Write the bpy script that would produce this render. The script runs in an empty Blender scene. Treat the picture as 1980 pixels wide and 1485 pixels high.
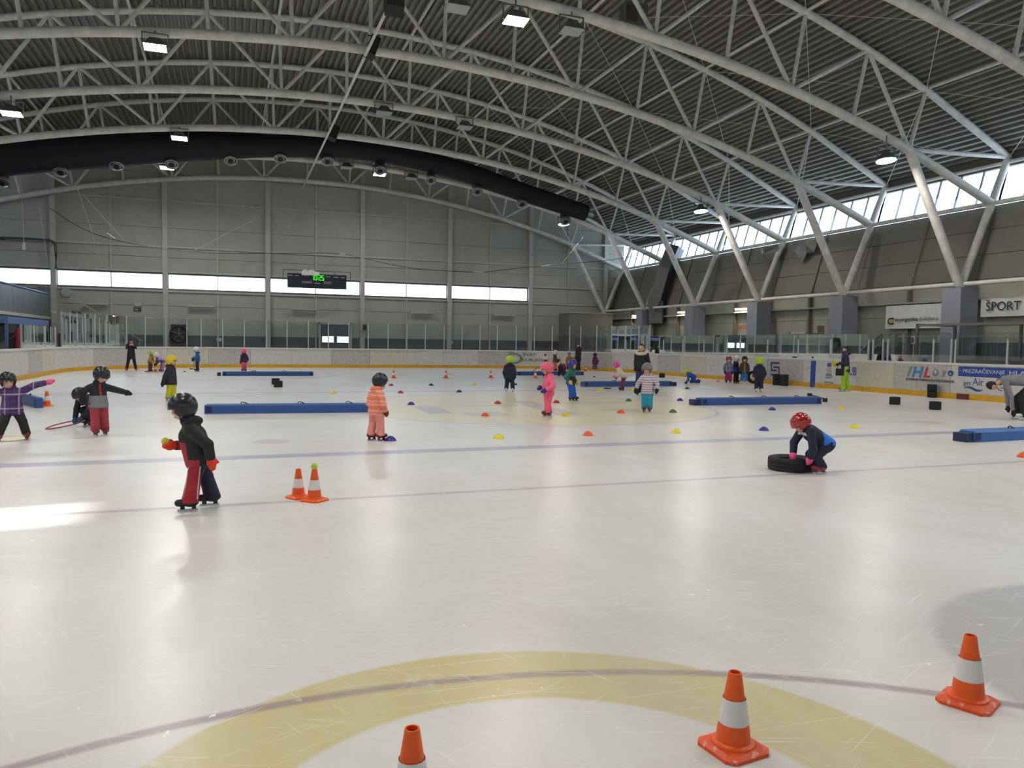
import bpy, math, random
import numpy as np
from mathutils import Vector, Matrix, Quaternion

random.seed(7)
rng = np.random.default_rng(7)
S = bpy.context.scene
COL = S.collection

# ------------------------------------------------------------------ camera
CAMF, YAW, PITCH, ROLL, CAMH = 1492.06, .349577, -.0519879, .0139115, 1.62
_fw = Vector((math.sin(YAW)*math.cos(PITCH), math.cos(YAW)*math.cos(PITCH), math.sin(PITCH)))
_r0 = Vector((math.cos(YAW), -math.sin(YAW), 0)); _u0 = _r0.cross(_fw)
_rt = _r0*math.cos(ROLL) + _u0*math.sin(ROLL); _up = _rt.cross(_fw)
CAM = Vector((0, 0, CAMH))
cd = bpy.data.cameras.new('camera'); cam = bpy.data.objects.new('camera', cd); COL.objects.link(cam)
cd.sensor_fit = 'HORIZONTAL'; cd.sensor_width = 36.0; cd.lens = CAMF/1980*36.0
cd.clip_start = .05; cd.clip_end = 400
m = Matrix((( _rt.x, _up.x, -_fw.x, CAM.x), (_rt.y, _up.y, -_fw.y, CAM.y), (_rt.z, _up.z, -_fw.z, CAM.z), (0, 0, 0, 1)))
cam.matrix_world = m
S.camera = cam

# ------------------------------------------------------------------ sky, sun, exposure
W = bpy.data.worlds.new('world'); S.world = W; W.use_nodes = True
bg = W.node_tree.nodes['Background']
bg.inputs['Color'].default_value = (.66, .83, 1.0, 1); bg.inputs['Strength'].default_value = 5.0
sd = bpy.data.lights.new('sun', 'SUN'); sun = bpy.data.objects.new('sun', sd); COL.objects.link(sun)
sd.energy = 14.0; sd.angle = math.radians(.6); sd.color = (1, .97, .92)
SUNDIR = Vector((.885, .12, -.42)).normalized()          # low winter sun from the stand side
sun.rotation_euler = SUNDIR.to_track_quat('-Z', 'Y').to_euler()
sun.location = (-40, 0, 40)
LAMP_W, LAMP_NEAR = 235.0, 148.0                                           # watts of each lit floodlight
S.view_settings.view_transform = 'Standard'; S.view_settings.look = 'None'
S.view_settings.exposure = 0.12; S.view_settings.gamma = 1.0; S.view_settings.use_curve_mapping = False
S.cycles.use_denoising = True
S.cycles.max_bounces = 8; S.cycles.diffuse_bounces = 4; S.cycles.glossy_bounces = 4
S.cycles.transparent_max_bounces = 24; S.cycles.transmission_bounces = 6
S.cycles.sample_clamp_indirect = 4.0; S.cycles.caustics_reflective = False; S.cycles.caustics_refractive = False

# ------------------------------------------------------------------ pixel helpers (1980 x 1485): a pixel is a direction, the plane gives the distance
def ray(x, y): return _fw + _rt*((x-990)/CAMF) - _up*((y-742.5)/CAMF)
def ice_at(x, y, z=0.0): d = ray(x, y); return CAM + d*((z-CAM.z)/d.z)
def onX(x, y, X): d = ray(x, y); return CAM + d*((X-CAM.x)/d.x)
def onY(x, y, Y): d = ray(x, y); return CAM + d*((Y-CAM.y)/d.y)

# ------------------------------------------------------------------ object helpers
def put(o, parent=None):
    COL.objects.link(o)
    if parent is not None: o.parent = parent
    return o
def tag(o, label=None, cat=None, group=None, kind=None):
    if label: o['label'] = label
    if cat: o['category'] = cat
    if group: o['group'] = group
    if kind: o['kind'] = kind
    return o
def empty(name, loc=(0, 0, 0), rz=0.0):
    o = bpy.data.objects.new(name, None); o.empty_display_size = .1
    o.location = loc; o.rotation_euler = (0, 0, rz); return put(o)
def copy_tree(o, parent=None):
    c = o.copy(); COL.objects.link(c); c.parent = parent
    for ch in list(o.children): copy_tree(ch, c)
    return c
def aslist(x): return x if isinstance(x, (list, tuple)) else [x]

class MB:
    def __init__(s): s.v = []; s.f = []; s.m = []
    def add(s, vs, fs, mi=0):
        b = len(s.v); s.v += [tuple(p) for p in vs]; s.f += [tuple(b+i for i in f) for f in fs]; s.m += [mi]*len(fs); return s
    def box(s, c, d, mi=0, R=None):
        c = Vector(c); h = [x/2 for x in d]; vs = []
        for z in (-1, 1):
            for x, y in ((-1, -1), (1, -1), (1, 1), (-1, 1)):
                p = Vector((x*h[0], y*h[1], z*h[2])); vs.append(c + (R @ p if R else p))
        return s.add(vs, [(3, 2, 1, 0), (4, 5, 6, 7), (0, 1, 5, 4), (1, 2, 6, 5), (2, 3, 7, 6), (3, 0, 4, 7)], mi)
    def bb(s, x0, x1, y0, y1, z0, z1, mi=0): return s.box(((x0+x1)/2, (y0+y1)/2, (z0+z1)/2), (abs(x1-x0), abs(y1-y0), abs(z1-z0)), mi)
    def tube(s, a, b, r, n=8, r2=None, mi=0, cap=True):
        a = Vector(a); b = Vector(b); d = (b-a).normalized(); q = d.to_track_quat('Z', 'Y'); r2 = r if r2 is None else r2
        x = q @ Vector((1, 0, 0)); y = q @ Vector((0, 1, 0)); vs = []
        for p, rr in ((a, r), (b, r2)):
            for i in range(n):
                t = 2*math.pi*i/n; vs.append(p + x*(rr*math.cos(t)) + y*(rr*math.sin(t)))
        fs = [(i, (i+1) % n, n+(i+1) % n, n+i) for i in range(n)]
        if cap: fs += [tuple(range(n-1, -1, -1)), tuple(range(n, 2*n))]
        return s.add(vs, fs, mi)
    def path(s, pts, r, n=6, mi=0, closed=False):
        pts = [Vector(p) for p in pts]; m = len(pts); vs = []; up = Vector((0, 0, 1))
        for i, p in enumerate(pts):
            a = pts[(i-1) % m] if (closed or i > 0) else p; b = pts[(i+1) % m] if (closed or i < m-1) else p
            d = (b-a).normalized(); x = d.cross(up)
            if x.length < 1e-3: x = d.cross(Vector((0, 1, 0)))
            x.normalize(); y = d.cross(x)
            rr = r[i] if isinstance(r, (list, tuple)) else r
            for k in range(n):
                t = 2*math.pi*k/n; vs.append(p + x*(rr*math.cos(t)) + y*(rr*math.sin(t)))
        fs = []
        for i in range(m if closed else m-1):
            j = (i+1) % m
            for k in range(n): fs.append((i*n+k, i*n+(k+1) % n, j*n+(k+1) % n, j*n+k))
        if not closed: fs += [tuple(range(n-1, -1, -1)), tuple(range((m-1)*n, m*n))]
        return s.add(vs, fs, mi)
    def lathe(s, prof, n=16, c=(0, 0, 0), mi=0, R=None, cap=True):
        c = Vector(c); vs = []
        for r, z in prof:
            for i in range(n):
                t = 2*math.pi*i/n; p = Vector((r*math.cos(t), r*math.sin(t), z)); vs.append(c + (R @ p if R else p))
        fs = []
        for j in range(len(prof)-1):
            for i in range(n): fs.append((j*n+i, j*n+(i+1) % n, (j+1)*n+(i+1) % n, (j+1)*n+i))
        if cap:
            if prof[0][0] > 1e-6: fs.append(tuple(range(n-1, -1, -1)))
            if prof[-1][0] > 1e-6: fs.append(tuple(range((len(prof)-1)*n, len(prof)*n)))
        return s.add(vs, fs, mi)
    def prism(s, poly, origin, ux, uy, thick, mi=0):
        o = Vector(origin); ux = Vector(ux); uy = Vector(uy); nrm = ux.cross(uy).normalized(); k = len(poly)
        a = [o + ux*p[0] + uy*p[1] for p in poly]; b = [p + nrm*thick for p in a]
        return s.add(a+b, [tuple(range(k-1, -1, -1)), tuple(range(k, 2*k))] + [(i, (i+1) % k, k+(i+1) % k, k+i) for i in range(k)], mi)
    def grid(s, P, mi=0):                     # P[i][j] points
        n, k = len(P), len(P[0]); vs = [p for row in P for p in row]
        return s.add(vs, [(i*k+j, (i+1)*k+j, (i+1)*k+j+1, i*k+j+1) for i in range(n-1) for j in range(k-1)], mi)
    def mesh(s, name, mats, smooth=False):
        me = bpy.data.meshes.new(name); me.from_pydata(s.v, [], s.f)
        for mm in aslist(mats): me.materials.append(mm)
        if any(s.m): me.polygons.foreach_set('material_index', s.m)
        if smooth:
            me.polygons.foreach_set('use_smooth', [True]*len(me.polygons)); 
            try: me.set_sharp_from_angle(angle=math.radians(42))
            except Exception: pass
        me.update(); return me
    def build(s, name, mats, parent=None, smooth=False, loc=None):
        o = bpy.data.objects.new(name, s.mesh(name, mats, smooth))
        if loc is not None: o.location = loc
        return put(o, parent)

# ------------------------------------------------------------------ materials
MATS = {}
def sc(c):                                    # sRGB 0-255 to linear
    return tuple((x/255/12.92 if x/255 <= .04045 else ((x/255+.055)/1.055)**2.4) for x in c)
def mat(name, col, rough=.6, metal=0.0, var=.12, scale=4.0, bump=0.0, bscale=60.0, emit=None, estr=0.0, spec=.5, coat=0.0, stretch=None):
    if name in MATS: return MATS[name]
    M = bpy.data.materials.new(name); M.use_nodes = True; nt = M.node_tree; N = nt.nodes; L = nt.links
    b = N['Principled BSDF']
    b.inputs['Roughness'].default_value = rough; b.inputs['Metallic'].default_value = metal
    b.inputs['Specular IOR Level'].default_value = spec; b.inputs['Coat Weight'].default_value = coat
    tc = N.new('ShaderNodeTexCoord'); mp = N.new('ShaderNodeMapping'); L.new(tc.outputs['Object'], mp.inputs['Vector'])
    if stretch: mp.inputs['Scale'].default_value = stretch
    if var:
        nz = N.new('ShaderNodeTexNoise'); nz.inputs['Scale'].default_value = scale; nz.inputs['Detail'].default_value = 5; nz.inputs['Roughness'].default_value = .6
        L.new(mp.outputs['Vector'], nz.inputs['Vector'])
        mx = N.new('ShaderNodeMix'); mx.data_type = 'RGBA'
        mx.inputs['A'].default_value = tuple(x*(1-var) for x in col)+(1,); mx.inputs['B'].default_value = tuple(min(1, x*(1+var)) for x in col)+(1,)
        mr = N.new('ShaderNodeMapRange'); mr.inputs['From Min'].default_value = .3; mr.inputs['From Max'].default_value = .7
        L.new(nz.outputs['Fac'], mr.inputs['Value']); L.new(mr.outputs['Result'], mx.inputs['Factor']); L.new(mx.outputs['Result'], b.inputs['Base Color'])
    else: b.inputs['Base Color'].default_value = tuple(col)+(1,)
    if bump:
        n2 = N.new('ShaderNodeTexNoise'); n2.inputs['Scale'].default_value = bscale; n2.inputs['Detail'].default_value = 4
        L.new(mp.outputs['Vector'], n2.inputs['Vector'])
        bp = N.new('ShaderNodeBump'); bp.inputs['Strength'].default_value = bump; bp.inputs['Distance'].default_value = .02
        L.new(n2.outputs['Fac'], bp.inputs['Height']); L.new(bp.outputs['Normal'], b.inputs['Normal'])
    if emit:
        b.inputs['Emission Color'].default_value = tuple(emit)+(1,); b.inputs['Emission Strength'].default_value = estr
    MATS[name] = M; return M
def glassmat(name, tint=(.86, .93, .92), gloss=1.0, rough=.02):
    M = bpy.data.materials.new(name); M.use_nodes = True; nt = M.node_tree; N = nt.nodes; L = nt.links
    N.remove(N['Principled BSDF']); out = N['Material Output']
    t = N.new('ShaderNodeBsdfTransparent'); t.inputs['Color'].default_value = tuple(tint)+(1,)
    g = N.new('ShaderNodeBsdfGlossy'); g.inputs['Roughness'].default_value = rough; g.inputs['Color'].default_value = (.95, 1, 1, 1)
    fr = N.new('ShaderNodeFresnel'); fr.inputs['IOR'].default_value = 1.45
    mu = N.new('ShaderNodeMath'); mu.operation = 'MULTIPLY'; mu.inputs[1].default_value = gloss
    mx = N.new('ShaderNodeMixShader'); L.new(fr.outputs['Fac'], mu.inputs[0]); L.new(mu.outputs[0], mx.inputs['Fac'])
    L.new(t.outputs[0], mx.inputs[1]); L.new(g.outputs[0], mx.inputs[2]); L.new(mx.outputs[0], out.inputs['Surface'])
    MATS[name] = M; return M
def filmmat(name, col=(.85, .88, .92), trans=.5, clear=.25):
    M = bpy.data.materials.new(name); M.use_nodes = True; nt = M.node_tree; N = nt.nodes; L = nt.links
    N.remove(N['Principled BSDF']); out = N['Material Output']
    d = N.new('ShaderNodeBsdfDiffuse'); d.inputs['Color'].default_value = tuple(col)+(1,)
    t = N.new('ShaderNodeBsdfTranslucent'); t.inputs['Color'].default_value = tuple(col)+(1,)
    c = N.new('ShaderNodeBsdfTransparent'); a = N.new('ShaderNodeMixShader'); a.inputs['Fac'].default_value = trans
    b = N.new('ShaderNodeMixShader'); b.inputs['Fac'].default_value = clear
    L.new(d.outputs[0], a.inputs[1]); L.new(t.outputs[0], a.inputs[2]); L.new(a.outputs[0], b.inputs[1]); L.new(c.outputs[0], b.inputs[2]); L.new(b.outputs[0], out.inputs['Surface'])
    MATS[name] = M; return M
def emat(name, col, s):
    M = bpy.data.materials.new(name); M.use_nodes = True; nt = M.node_tree
    b = nt.nodes['Principled BSDF']; b.inputs['Base Color'].default_value = tuple(col)+(1,)
    b.inputs['Emission Color'].default_value = tuple(col)+(1,); b.inputs['Emission Strength'].default_value = s; MATS[name] = M; return M

mSTEEL = mat('painted_steel', sc((222, 220, 212)), .55, var=.16, scale=3.0, bump=.15, bscale=25)
mDECK = mat('roof_deck', sc((128, 125, 116)), .5, metal=.0, var=.12, scale=1.5)
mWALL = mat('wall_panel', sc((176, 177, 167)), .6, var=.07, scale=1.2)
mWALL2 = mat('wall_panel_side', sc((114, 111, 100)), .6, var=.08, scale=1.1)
mSEAM = mat('panel_joint', sc((112, 111, 106)), .8, var=.1)
mWALL3 = mat('wall_panel_low', sc((166, 165, 150)), .5, var=.08, scale=1.3)
mGIRT = mat('wall_girt', sc((190, 190, 183)), .5, var=.08)
mWAINS = mat('grey_wainscot', sc((92, 98, 104)), .6, var=.1, scale=2)
mCOLM = mat('column_grey', sc((142, 147, 157)), .6, var=.08, scale=2)
mFLOORW = mat('rubber_floor', sc((70, 72, 74)), .8, var=.2, scale=3)
mGLASS = glassmat('rink_glass', (.92, .95, .945), 1.0)
mWGLASS = glassmat('window_glass', (.93, .97, 1.0), .8)
mFILM = filmmat('plastic_film', (.50, .54, .60), .45, .45)
mFILM2 = filmmat('plastic_film_dense', (.9, .9, .9), .75, .05)
mFOIL = mat('torn_foil', sc((150, 150, 148)), .3, metal=.5, var=.2, scale=3)
mALU = mat('aluminium', sc((205, 208, 210)), .35, metal=.6, var=.06)
mBLACK = mat('black_plastic', (.012, .012, .014), .5, var=.2)
mDUCT = mat('black_fabric_duct', (.008, .009, .014), .75, var=.3, scale=2, bump=.2, bscale=10)
mSILVER = mat('galvanised', sc((178, 178, 176)), .35, metal=.75, var=.1)
mLAMPBODY = mat('lamp_housing', sc((120, 120, 116)), .4, metal=.6, var=.1)
mLAMPON = emat('lamp_lit', (1, .97, .92), 45.0)
mLAMPWARM = emat('lamp_warm', (1, .86, .66), 35.0)
mTUBEON = emat('tube_lit', (1, .88, .62), 7.0)
mLAMPOFF = mat('lamp_lens_off', sc((172, 180, 178)), .2, var=.05)
mWHITE = mat('white_paint', sc((222, 220, 214)), .45, var=.05)
mYELLOW = mat('kick_plate_yellow', sc((214, 164, 38)), .5, var=.12, scale=6)
# ------------------------------------------------------------------ geometry of the hall (metres)
XC = 4.75                                     # middle of the arched roof
RCX, RCY, RHX, RHY, RR = 7.6, 18.6, 15.0, 30.0, 8.5     # rink: middle, half width, half length, corner radius
YF, YN = 53.2, -14.0                          # far and near end walls
ROWY = [22.26 + 6.05*k for k in range(-5, 6)] # truss planes
def ztop(x): return 15.2 - 51 + math.sqrt(51**2 - (x-XC)**2)
def zbot(x): return 12.05 - 60 + math.sqrt(60**2 - (x-XC)**2)
def zroof(x): return ztop(x) + .15
XR = 28.9                                     # eaves, mirrored on the other side
def mir(x): return 2*XC - x

# ------------------------------------------------------------------ ice
class NB:                                     # tiny node calculator
    def __init__(s, nt): s.nt = nt
    def m(s, op, a, b=None, c=None):
        n = s.nt.nodes.new('ShaderNodeMath'); n.operation = op
        for i, v in enumerate((a, b, c)):
            if v is None: continue
            if isinstance(v, (int, float)): n.inputs[i].default_value = v
            else: s.nt.links.new(v, n.inputs[i])
        return n.outputs[0]
    def step(s, v, e, w):                     # 0 below e-w, 1 above e+w
        n = s.nt.nodes.new('ShaderNodeMapRange'); n.interpolation_type = 'SMOOTHSTEP'
        n.inputs['From Min'].default_value = e-w; n.inputs['From Max'].default_value = e+w; s.nt.links.new(v, n.inputs['Value']); return n.outputs['Result']
    def band(s, v, a, b, w): return s.m('MULTIPLY', s.step(v, a, w), s.m('SUBTRACT', 1.0, s.step(v, b, w)))
    def mix(s, fac, a, col, k=1.0):
        n = s.nt.nodes.new('ShaderNodeMix'); n.data_type = 'RGBA'
        s.nt.links.new(s.m('MULTIPLY', fac, k) if k != 1.0 else fac, n.inputs['Factor']); s.nt.links.new(a, n.inputs['A'])
        if isinstance(col, tuple): n.inputs['B'].default_value = col+(1,)
        else: s.nt.links.new(col, n.inputs['B'])
        return n.outputs['Result']
    def noise(s, vec, scale, detail=4, rough=.6, dist=0.0):
        n = s.nt.nodes.new('ShaderNodeTexNoise'); n.inputs['Scale'].default_value = scale; n.inputs['Detail'].default_value = detail
        n.inputs['Roughness'].default_value = rough; n.inputs['Distortion'].default_value = dist; s.nt.links.new(vec, n.inputs['Vector']); return n.outputs['Fac']
    def mapping(s, vec, scale=(1, 1, 1), rz=0.0):
        n = s.nt.nodes.new('ShaderNodeMapping'); n.inputs['Scale'].default_value = scale; n.inputs['Rotation'].default_value = (0, 0, rz); s.nt.links.new(vec, n.inputs['Vector']); return n.outputs['Vector']

def ice_material():
    M = bpy.data.materials.new('skated_ice'); M.use_nodes = True; nt = M.node_tree; N = nt.nodes; L = nt.links; b = N['Principled BSDF']
    q = NB(nt); tc = N.new('ShaderNodeTexCoord'); P = tc.outputs['Object']
    sp = N.new('ShaderNodeSeparateXYZ'); L.new(P, sp.inputs[0]); x, y = sp.outputs['X'], sp.outputs['Y']
    def dist(cx, cy, sx=1.0, sy=1.0):
        a = q.m('MULTIPLY', q.m('SUBTRACT', x, cx), 1/sx); c = q.m('MULTIPLY', q.m('SUBTRACT', y, cy), 1/sy)
        return q.m('SQRT', q.m('ADD', q.m('MULTIPLY', a, a), q.m('MULTIPLY', c, c)))
    base = N.new('ShaderNodeMix'); base.data_type = 'RGBA'
    base.inputs['A'].default_value = sc((214, 210, 203))+(1,); base.inputs['B'].default_value = sc((223, 220, 215))+(1,)
    n1 = q.noise(P, .35, 5); L.new(q.step(n1, .5, .18), base.inputs['Factor']); col = base.outputs['Result']
    # paint below the ice: soft edged
    LAV = sc((148, 146, 178)); YEL = sc((206, 192, 138)); RED = sc((150, 126, 134)); GRY = sc((150, 147, 152))
    yel = sc((222, 212, 172))
    dc = dist(7.34, 18.66); col = q.mix(q.m('SUBTRACT', 1.0, q.step(dc, 4.6, .06)), col, yel, .8)
    col = q.mix(q.band(dc, 4.66, 4.74, .03), col, LAV, .6)
    # painted device inside the middle circle
    def para(x0, x1, y0, y1, sk, c, k):
        nonlocal col
        xs = q.m('SUBTRACT', x, q.m('MULTIPLY', q.m('SUBTRACT', y, y0), sk))
        col = q.mix(q.m('MULTIPLY', q.band(xs, x0, x1, .05), q.band(y, y0, y1, .06)), col, c, k)
    para(4.25, 4.85, 17.1, 18.9, .03, LAV, .55); para(5.0, 6.0, 16.3, 17.4, 0, LAV, .35); para(7.0, 7.6, 16.2, 20.4, .1, LAV, .5)
    para(8.6, 9.6, 17.0, 17.5, 0, sc((200, 150, 140)), .35); para(8.4, 10.6, 19.2, 19.9, 0, LAV, .3); para(4.3, 7.2, 18.9, 19.2, 0, LAV, .35)
    d1 = dist(.985, 2.13); col = q.mix(q.band(d1, 1.12, 1.66, .02), col, YEL, .95)
    d2 = dist(.577, -.636); col = q.mix(q.band(d2, 4.125, 4.19, .02), col, RED, .75)
    d3 = dist(4.933, 2.193); col = q.mix(q.band(d3, .95, 1.56, .05), col, GRY, .55)
    col = q.mix(q.m('SUBTRACT', 1.0, q.step(d3, .95, .05)), col, GRY, .18)
    for a, c, w, cc, k in ((11.06, 11.42, .025, LAV, .75), (7.95, 8.06, .02, RED, .5), (24.95, 25.2, .04, LAV, .8), (44.6, 44.68, .04, RED, .5)):
        col = q.mix(q.band(y, a, c, w), col, cc, k)
    for cx, cy in ((0.2, 38.0), (15.0, 38.0)):
        d = dist(cx, cy); col = q.mix(q.band(d, 4.35, 4.6, .08), col, LAV, .55); col = q.mix(q.m('SUBTRACT', 1.0, q.step(d, .35, .05)), col, LAV, .6)
    for cx, cy in ((0.6, 26.6), (14.6, 26.6), (.6, 12.9), (14.6, 12.9)):
        col = q.mix(q.m('SUBTRACT', 1.0, q.step(dist(cx, cy), .3, .04)), col, RED, .35)
    # wet / snowy bands, blade scratches and snow crumbs
    st = q.noise(q.mapping(P, (1.3, .16, 1), .5), 1.4, 5, .65); col = q.mix(q.step(st, .58, .16), col, sc((236, 236, 236)), .2)
    sw = q.noise(q.mapping(P, (.8, .4, 1), -.7), .8, 4, .6, .8); col = q.mix(q.step(sw, .58, .16), col, sc((186, 182, 172)), .30)
    spk = q.noise(P, 9.0, 3, .7); clu = q.noise(P, 1.1, 3); col = q.mix(q.m('MULTIPLY', q.step(spk, .70, .03), q.step(clu, .5, .12)), col, (.95, .95, .95), .9)
    smu = q.noise(q.mapping(q.mapping(P, (1, 1, 1), .6), (.9, 2.2, 1)), 1.3, 6, .75, .6); col = q.mix(q.step(smu, .64, .07), col, (.93, .93, .92), .3)
    scr = None
    for rz, sx, thr in ((.35, 2.2, .70), (-.45, 1.6, .70), (1.15, 2.0, .72), (.05, .7, .71)):
        n = q.step(q.noise(q.mapping(q.mapping(P, (1, 1, 1), rz), (sx, 55, 1)), 1.0, 1, .5), thr, .02); n = q.m('MULTIPLY', n, .3)
        scr = n if scr is None else q.m('MAXIMUM', scr, n)
    col = q.mix(scr, col, (.92, .92, .92))
    L.new(col, b.inputs['Base Color'])
    rg = N.new('ShaderNodeMapRange'); rg.inputs['From Min'].default_value = .35; rg.inputs['From Max'].default_value = .7
    rg.inputs['To Min'].default_value = .285; rg.inputs['To Max'].default_value = .315; L.new(q.noise(q.mapping(P, (.5, 3.0, 1)), 2.0, 2, .4), rg.inputs['Value']); L.new(rg.outputs['Result'], b.inputs['Roughness'])
    b.inputs['IOR'].default_value = 1.31; b.inputs['Specular IOR Level'].default_value = .5
    bp = N.new('ShaderNodeBump'); bp.inputs['Strength'].default_value = .10; bp.inputs['Distance'].default_value = .01
    L.new(q.noise(P, 5.0, 6, .6), bp.inputs['Height']); L.new(bp.outputs['Normal'], b.inputs['Normal'])
    return M

def outline(off=0.0, n=14):                    # rink outline, anticlockwise from the middle of the near end
    hx, hy, r = RHX+off, RHY+off, RR+off; pts = []
    for cx, cy, a0 in ((RHX-RR, -(RHY-RR), -90), (RHX-RR, RHY-RR, 0), (-(RHX-RR), RHY-RR, 90), (-(RHX-RR), -(RHY-RR), 180)):
        for i in range(n+1):
            t = math.radians(a0+90*i/n); pts.append((RCX+cx+r*math.cos(t), RCY+cy+r*math.sin(t)))
    return pts

b = MB(); pts = outline(.05, 20); k = len(pts)
b.add([(p[0], p[1], 0) for p in pts] + [(p[0], p[1], -.05) for p in pts], [tuple(range(k))] + [(i, k+i, k+(i+1) % k, (i+1) % k) for i in range(k)])
ice = tag(b.build('floor', ice_material()), 'skated white ice sheet with painted lines and circles', kind='structure')
b = MB(); b.bb(mir(30), 30, YN-.6, YF+.6, -.35, -.05)
tag(b.build('floor_walkway', mFLOORW), 'dark rubber floor around the rink', kind='structure')

# ------------------------------------------------------------------ roof deck: trapezoid ribs running along the hall
b = MB(); s = 0.0; prof = []
half = math.asin((XR+.7-XC)/51.15)
pitch = .29; nrib = int(2*half*51.15/pitch)
for i in range(nrib+1):
    for du, dz in ((0, 0), (.10, 0), (.125, .15), (.265, .15)):
        u = i*pitch + du; a = -half + u/51.15
        prof.append((XC+(51.15+dz)*math.sin(a), 15.35-51.15+(51.15+dz)*math.cos(a)))
vs = [(px, YN-.5, pz) for px, pz in prof] + [(px, YF+.5, pz) for px, pz in prof]; k = len(prof)
b.add(vs, [(i, i+1, k+i+1, k+i) for i in range(k-1)])
top = [(px, pz+.18) for px, pz in prof]
b.add([(px, YN-.5, pz) for px, pz in top] + [(px, YF+.5, pz) for px, pz in top], [(i, k+i, k+i+1, i+1) for i in range(k-1)])
tag(b.build('ceiling', mDECK), 'grey ribbed metal roof deck curving over the hall', kind='structure')

# ------------------------------------------------------------------ far wall
COLX = [-16.07 + 6.12*i for i in range(8)]
def panel_wall(name, label, Y, side):
    sg = 1 if side == 'far' else -1              # panel faces point to -sg
    b = MB(); z0w, z1w = 4.75, 5.70
    x0, x1 = mir(28.4), 28.4
    # backing sheet with the window band left open
    wx0, wx1 = COLX[0], COLX[6]
    n = 40
    def strip(xa, xb, za, zb_):                  # clipped by the roof arc
        P = []
        m_ = max(2, int((xb-xa)/1.0)+1)
        xs = [xa+(xb-xa)*i/(m_-1) for i in range(m_)]
        for yy in (Y, Y+sg*.25):
            for xx in xs: P.append((xx, yy, za))
            for xx in xs: P.append((xx, yy, max(za, min(zb_, zroof(xx)+.08))))
        fs = []
        for i in range(m_-1):
            fs += [(i, i+1, m_+i+1, m_+i), (2*m_+i+1, 2*m_+i, 3*m_+i, 3*m_+i+1), (m_+i, m_+i+1, 3*m_+i+1, 3*m_+i), (i+1, i, 2*m_+i, 2*m_+i+1)]
        fs += [(0, m_, 3*m_, 2*m_), (m_-1, 3*m_-1, 4*m_-1, 2*m_-1)]
        b.add(P, fs)
    strip(x0, x1, -.05, z0w); strip(x0, x1, z1w, 15.6); strip(x0, wx0, z0w, z1w); strip(wx1, x1, z0w, z1w)
    w = tag(b.build(name, mSEAM), label, kind='structure')
    rows = [(.0, 1.85), (1.85, 3.7), (3.7, 4.7), (4.7, 5.75), (5.75, 6.72), (6.72, 7.4), (7.4, 8.55), (8.55, 10.2), (10.2, 11.9), (11.9, 13.6), (13.6, 15.5)]
    xs = sorted(set([x0] + [c for c in COLX] + [c+3.06 for c in COLX] + [COLX[0]-1.6, x1]))
    xs = [v for v in xs if x0 <= v <= x1]
    for i in range(len(xs)-1):
        xa, xb = xs[i]+.012, xs[i+1]-.012
        for ri, (za, zb_) in enumerate(rows):
            if ri == 3 and wx0-.1 < (xa+xb)/2 < wx1: continue
            ta, tb = min(zb_, zroof(xa)), min(zb_, zroof(xb))
            if ta-za < .15 and tb-za < .15: continue
            za2 = za+.012; ta = max(za2+.02, ta-.012); tb = max(za2+.02, tb-.012); yf = Y-sg*.035
            pb = MB(); pb.add([(xa, yf, za2), (xb, yf, za2), (xb, yf, tb), (xa, yf, ta), (xa, Y+sg*.01, za2), (xb, Y+sg*.01, za2), (xb, Y+sg*.01, tb), (xa, Y+sg*.01, ta)],
                              [(0, 1, 2, 3), (7, 6, 5, 4), (0, 4, 5, 1), (1, 5, 6, 2), (2, 6, 7, 3), (3, 7, 4, 0)])
            pb.build('panel', mWAINS if ri == 0 else mWALL, w)
    for cx in COLX:
        pb = MB(); zt = zroof(cx)-.1; yc = Y-sg*.16
        pb.bb(cx-.15, cx+.15, yc-.14, yc+.13, 0, zt)
        pb.build('column', mGIRT, w)
    for cx in COLX[:-1]:
        pb = MB(); pb.bb(cx+3.06-.05, cx+3.06+.05, Y-sg*.12, Y-sg*.03, 0, 4.7); pb.bb(cx+3.06-.05, cx+3.06+.05, Y-sg*.12, Y-sg*.03, 5.75, zroof(cx+3.06)-.1); pb.build('mullion', mGIRT, w)
    for zz, xa, xb in ((10.22, -12.5, 22), (7.38, -17.5, 27.5), (4.62, -17.5, 27.5), (5.82, -17.5, 27.5)):
        pb = MB(); pb.bb(xa, xb, Y-sg*.15, Y-sg*.05, zz-.06, zz+.06); pb.build('girt', mGIRT, w)
    return w
wall_far = panel_wall('wall_far', 'pale grey panelled end wall with a band of windows', YF, 'far')
WN = 0
def window(xa, xb, Y, sg):
    global WN; WN += 1
    b = MB(); z0, z1 = 4.75, 5.70; fr = .05
    b.bb(xa, xb, Y-.03, Y+.09, z0, z0+fr); b.bb(xa, xb, Y-.03, Y+.09, z1-fr, z1); b.bb(xa, xa+fr, Y-.03, Y+.09, z0, z1); b.bb(xb-fr, xb, Y-.03, Y+.09, z0, z1)
    xm = (xa+xb)/2; b.bb(xm-.025, xm+.025, Y-.03, Y+.09, z0, z1)
    o = tag(b.build('window_%d' % WN, mGIRT), 'long low window bright with daylight in the end wall', kind='structure')
    for a, c in ((xa+fr, xm-.025), (xm+.025, xb-fr)):
        MB().bb(a, c, Y+.02, Y+.032, z0+fr, z1-fr).build('pane', mWGLASS, o)
for i in range(6): window(COLX[i]+.14, COLX[i+1]-.14, YF, 1)

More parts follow.
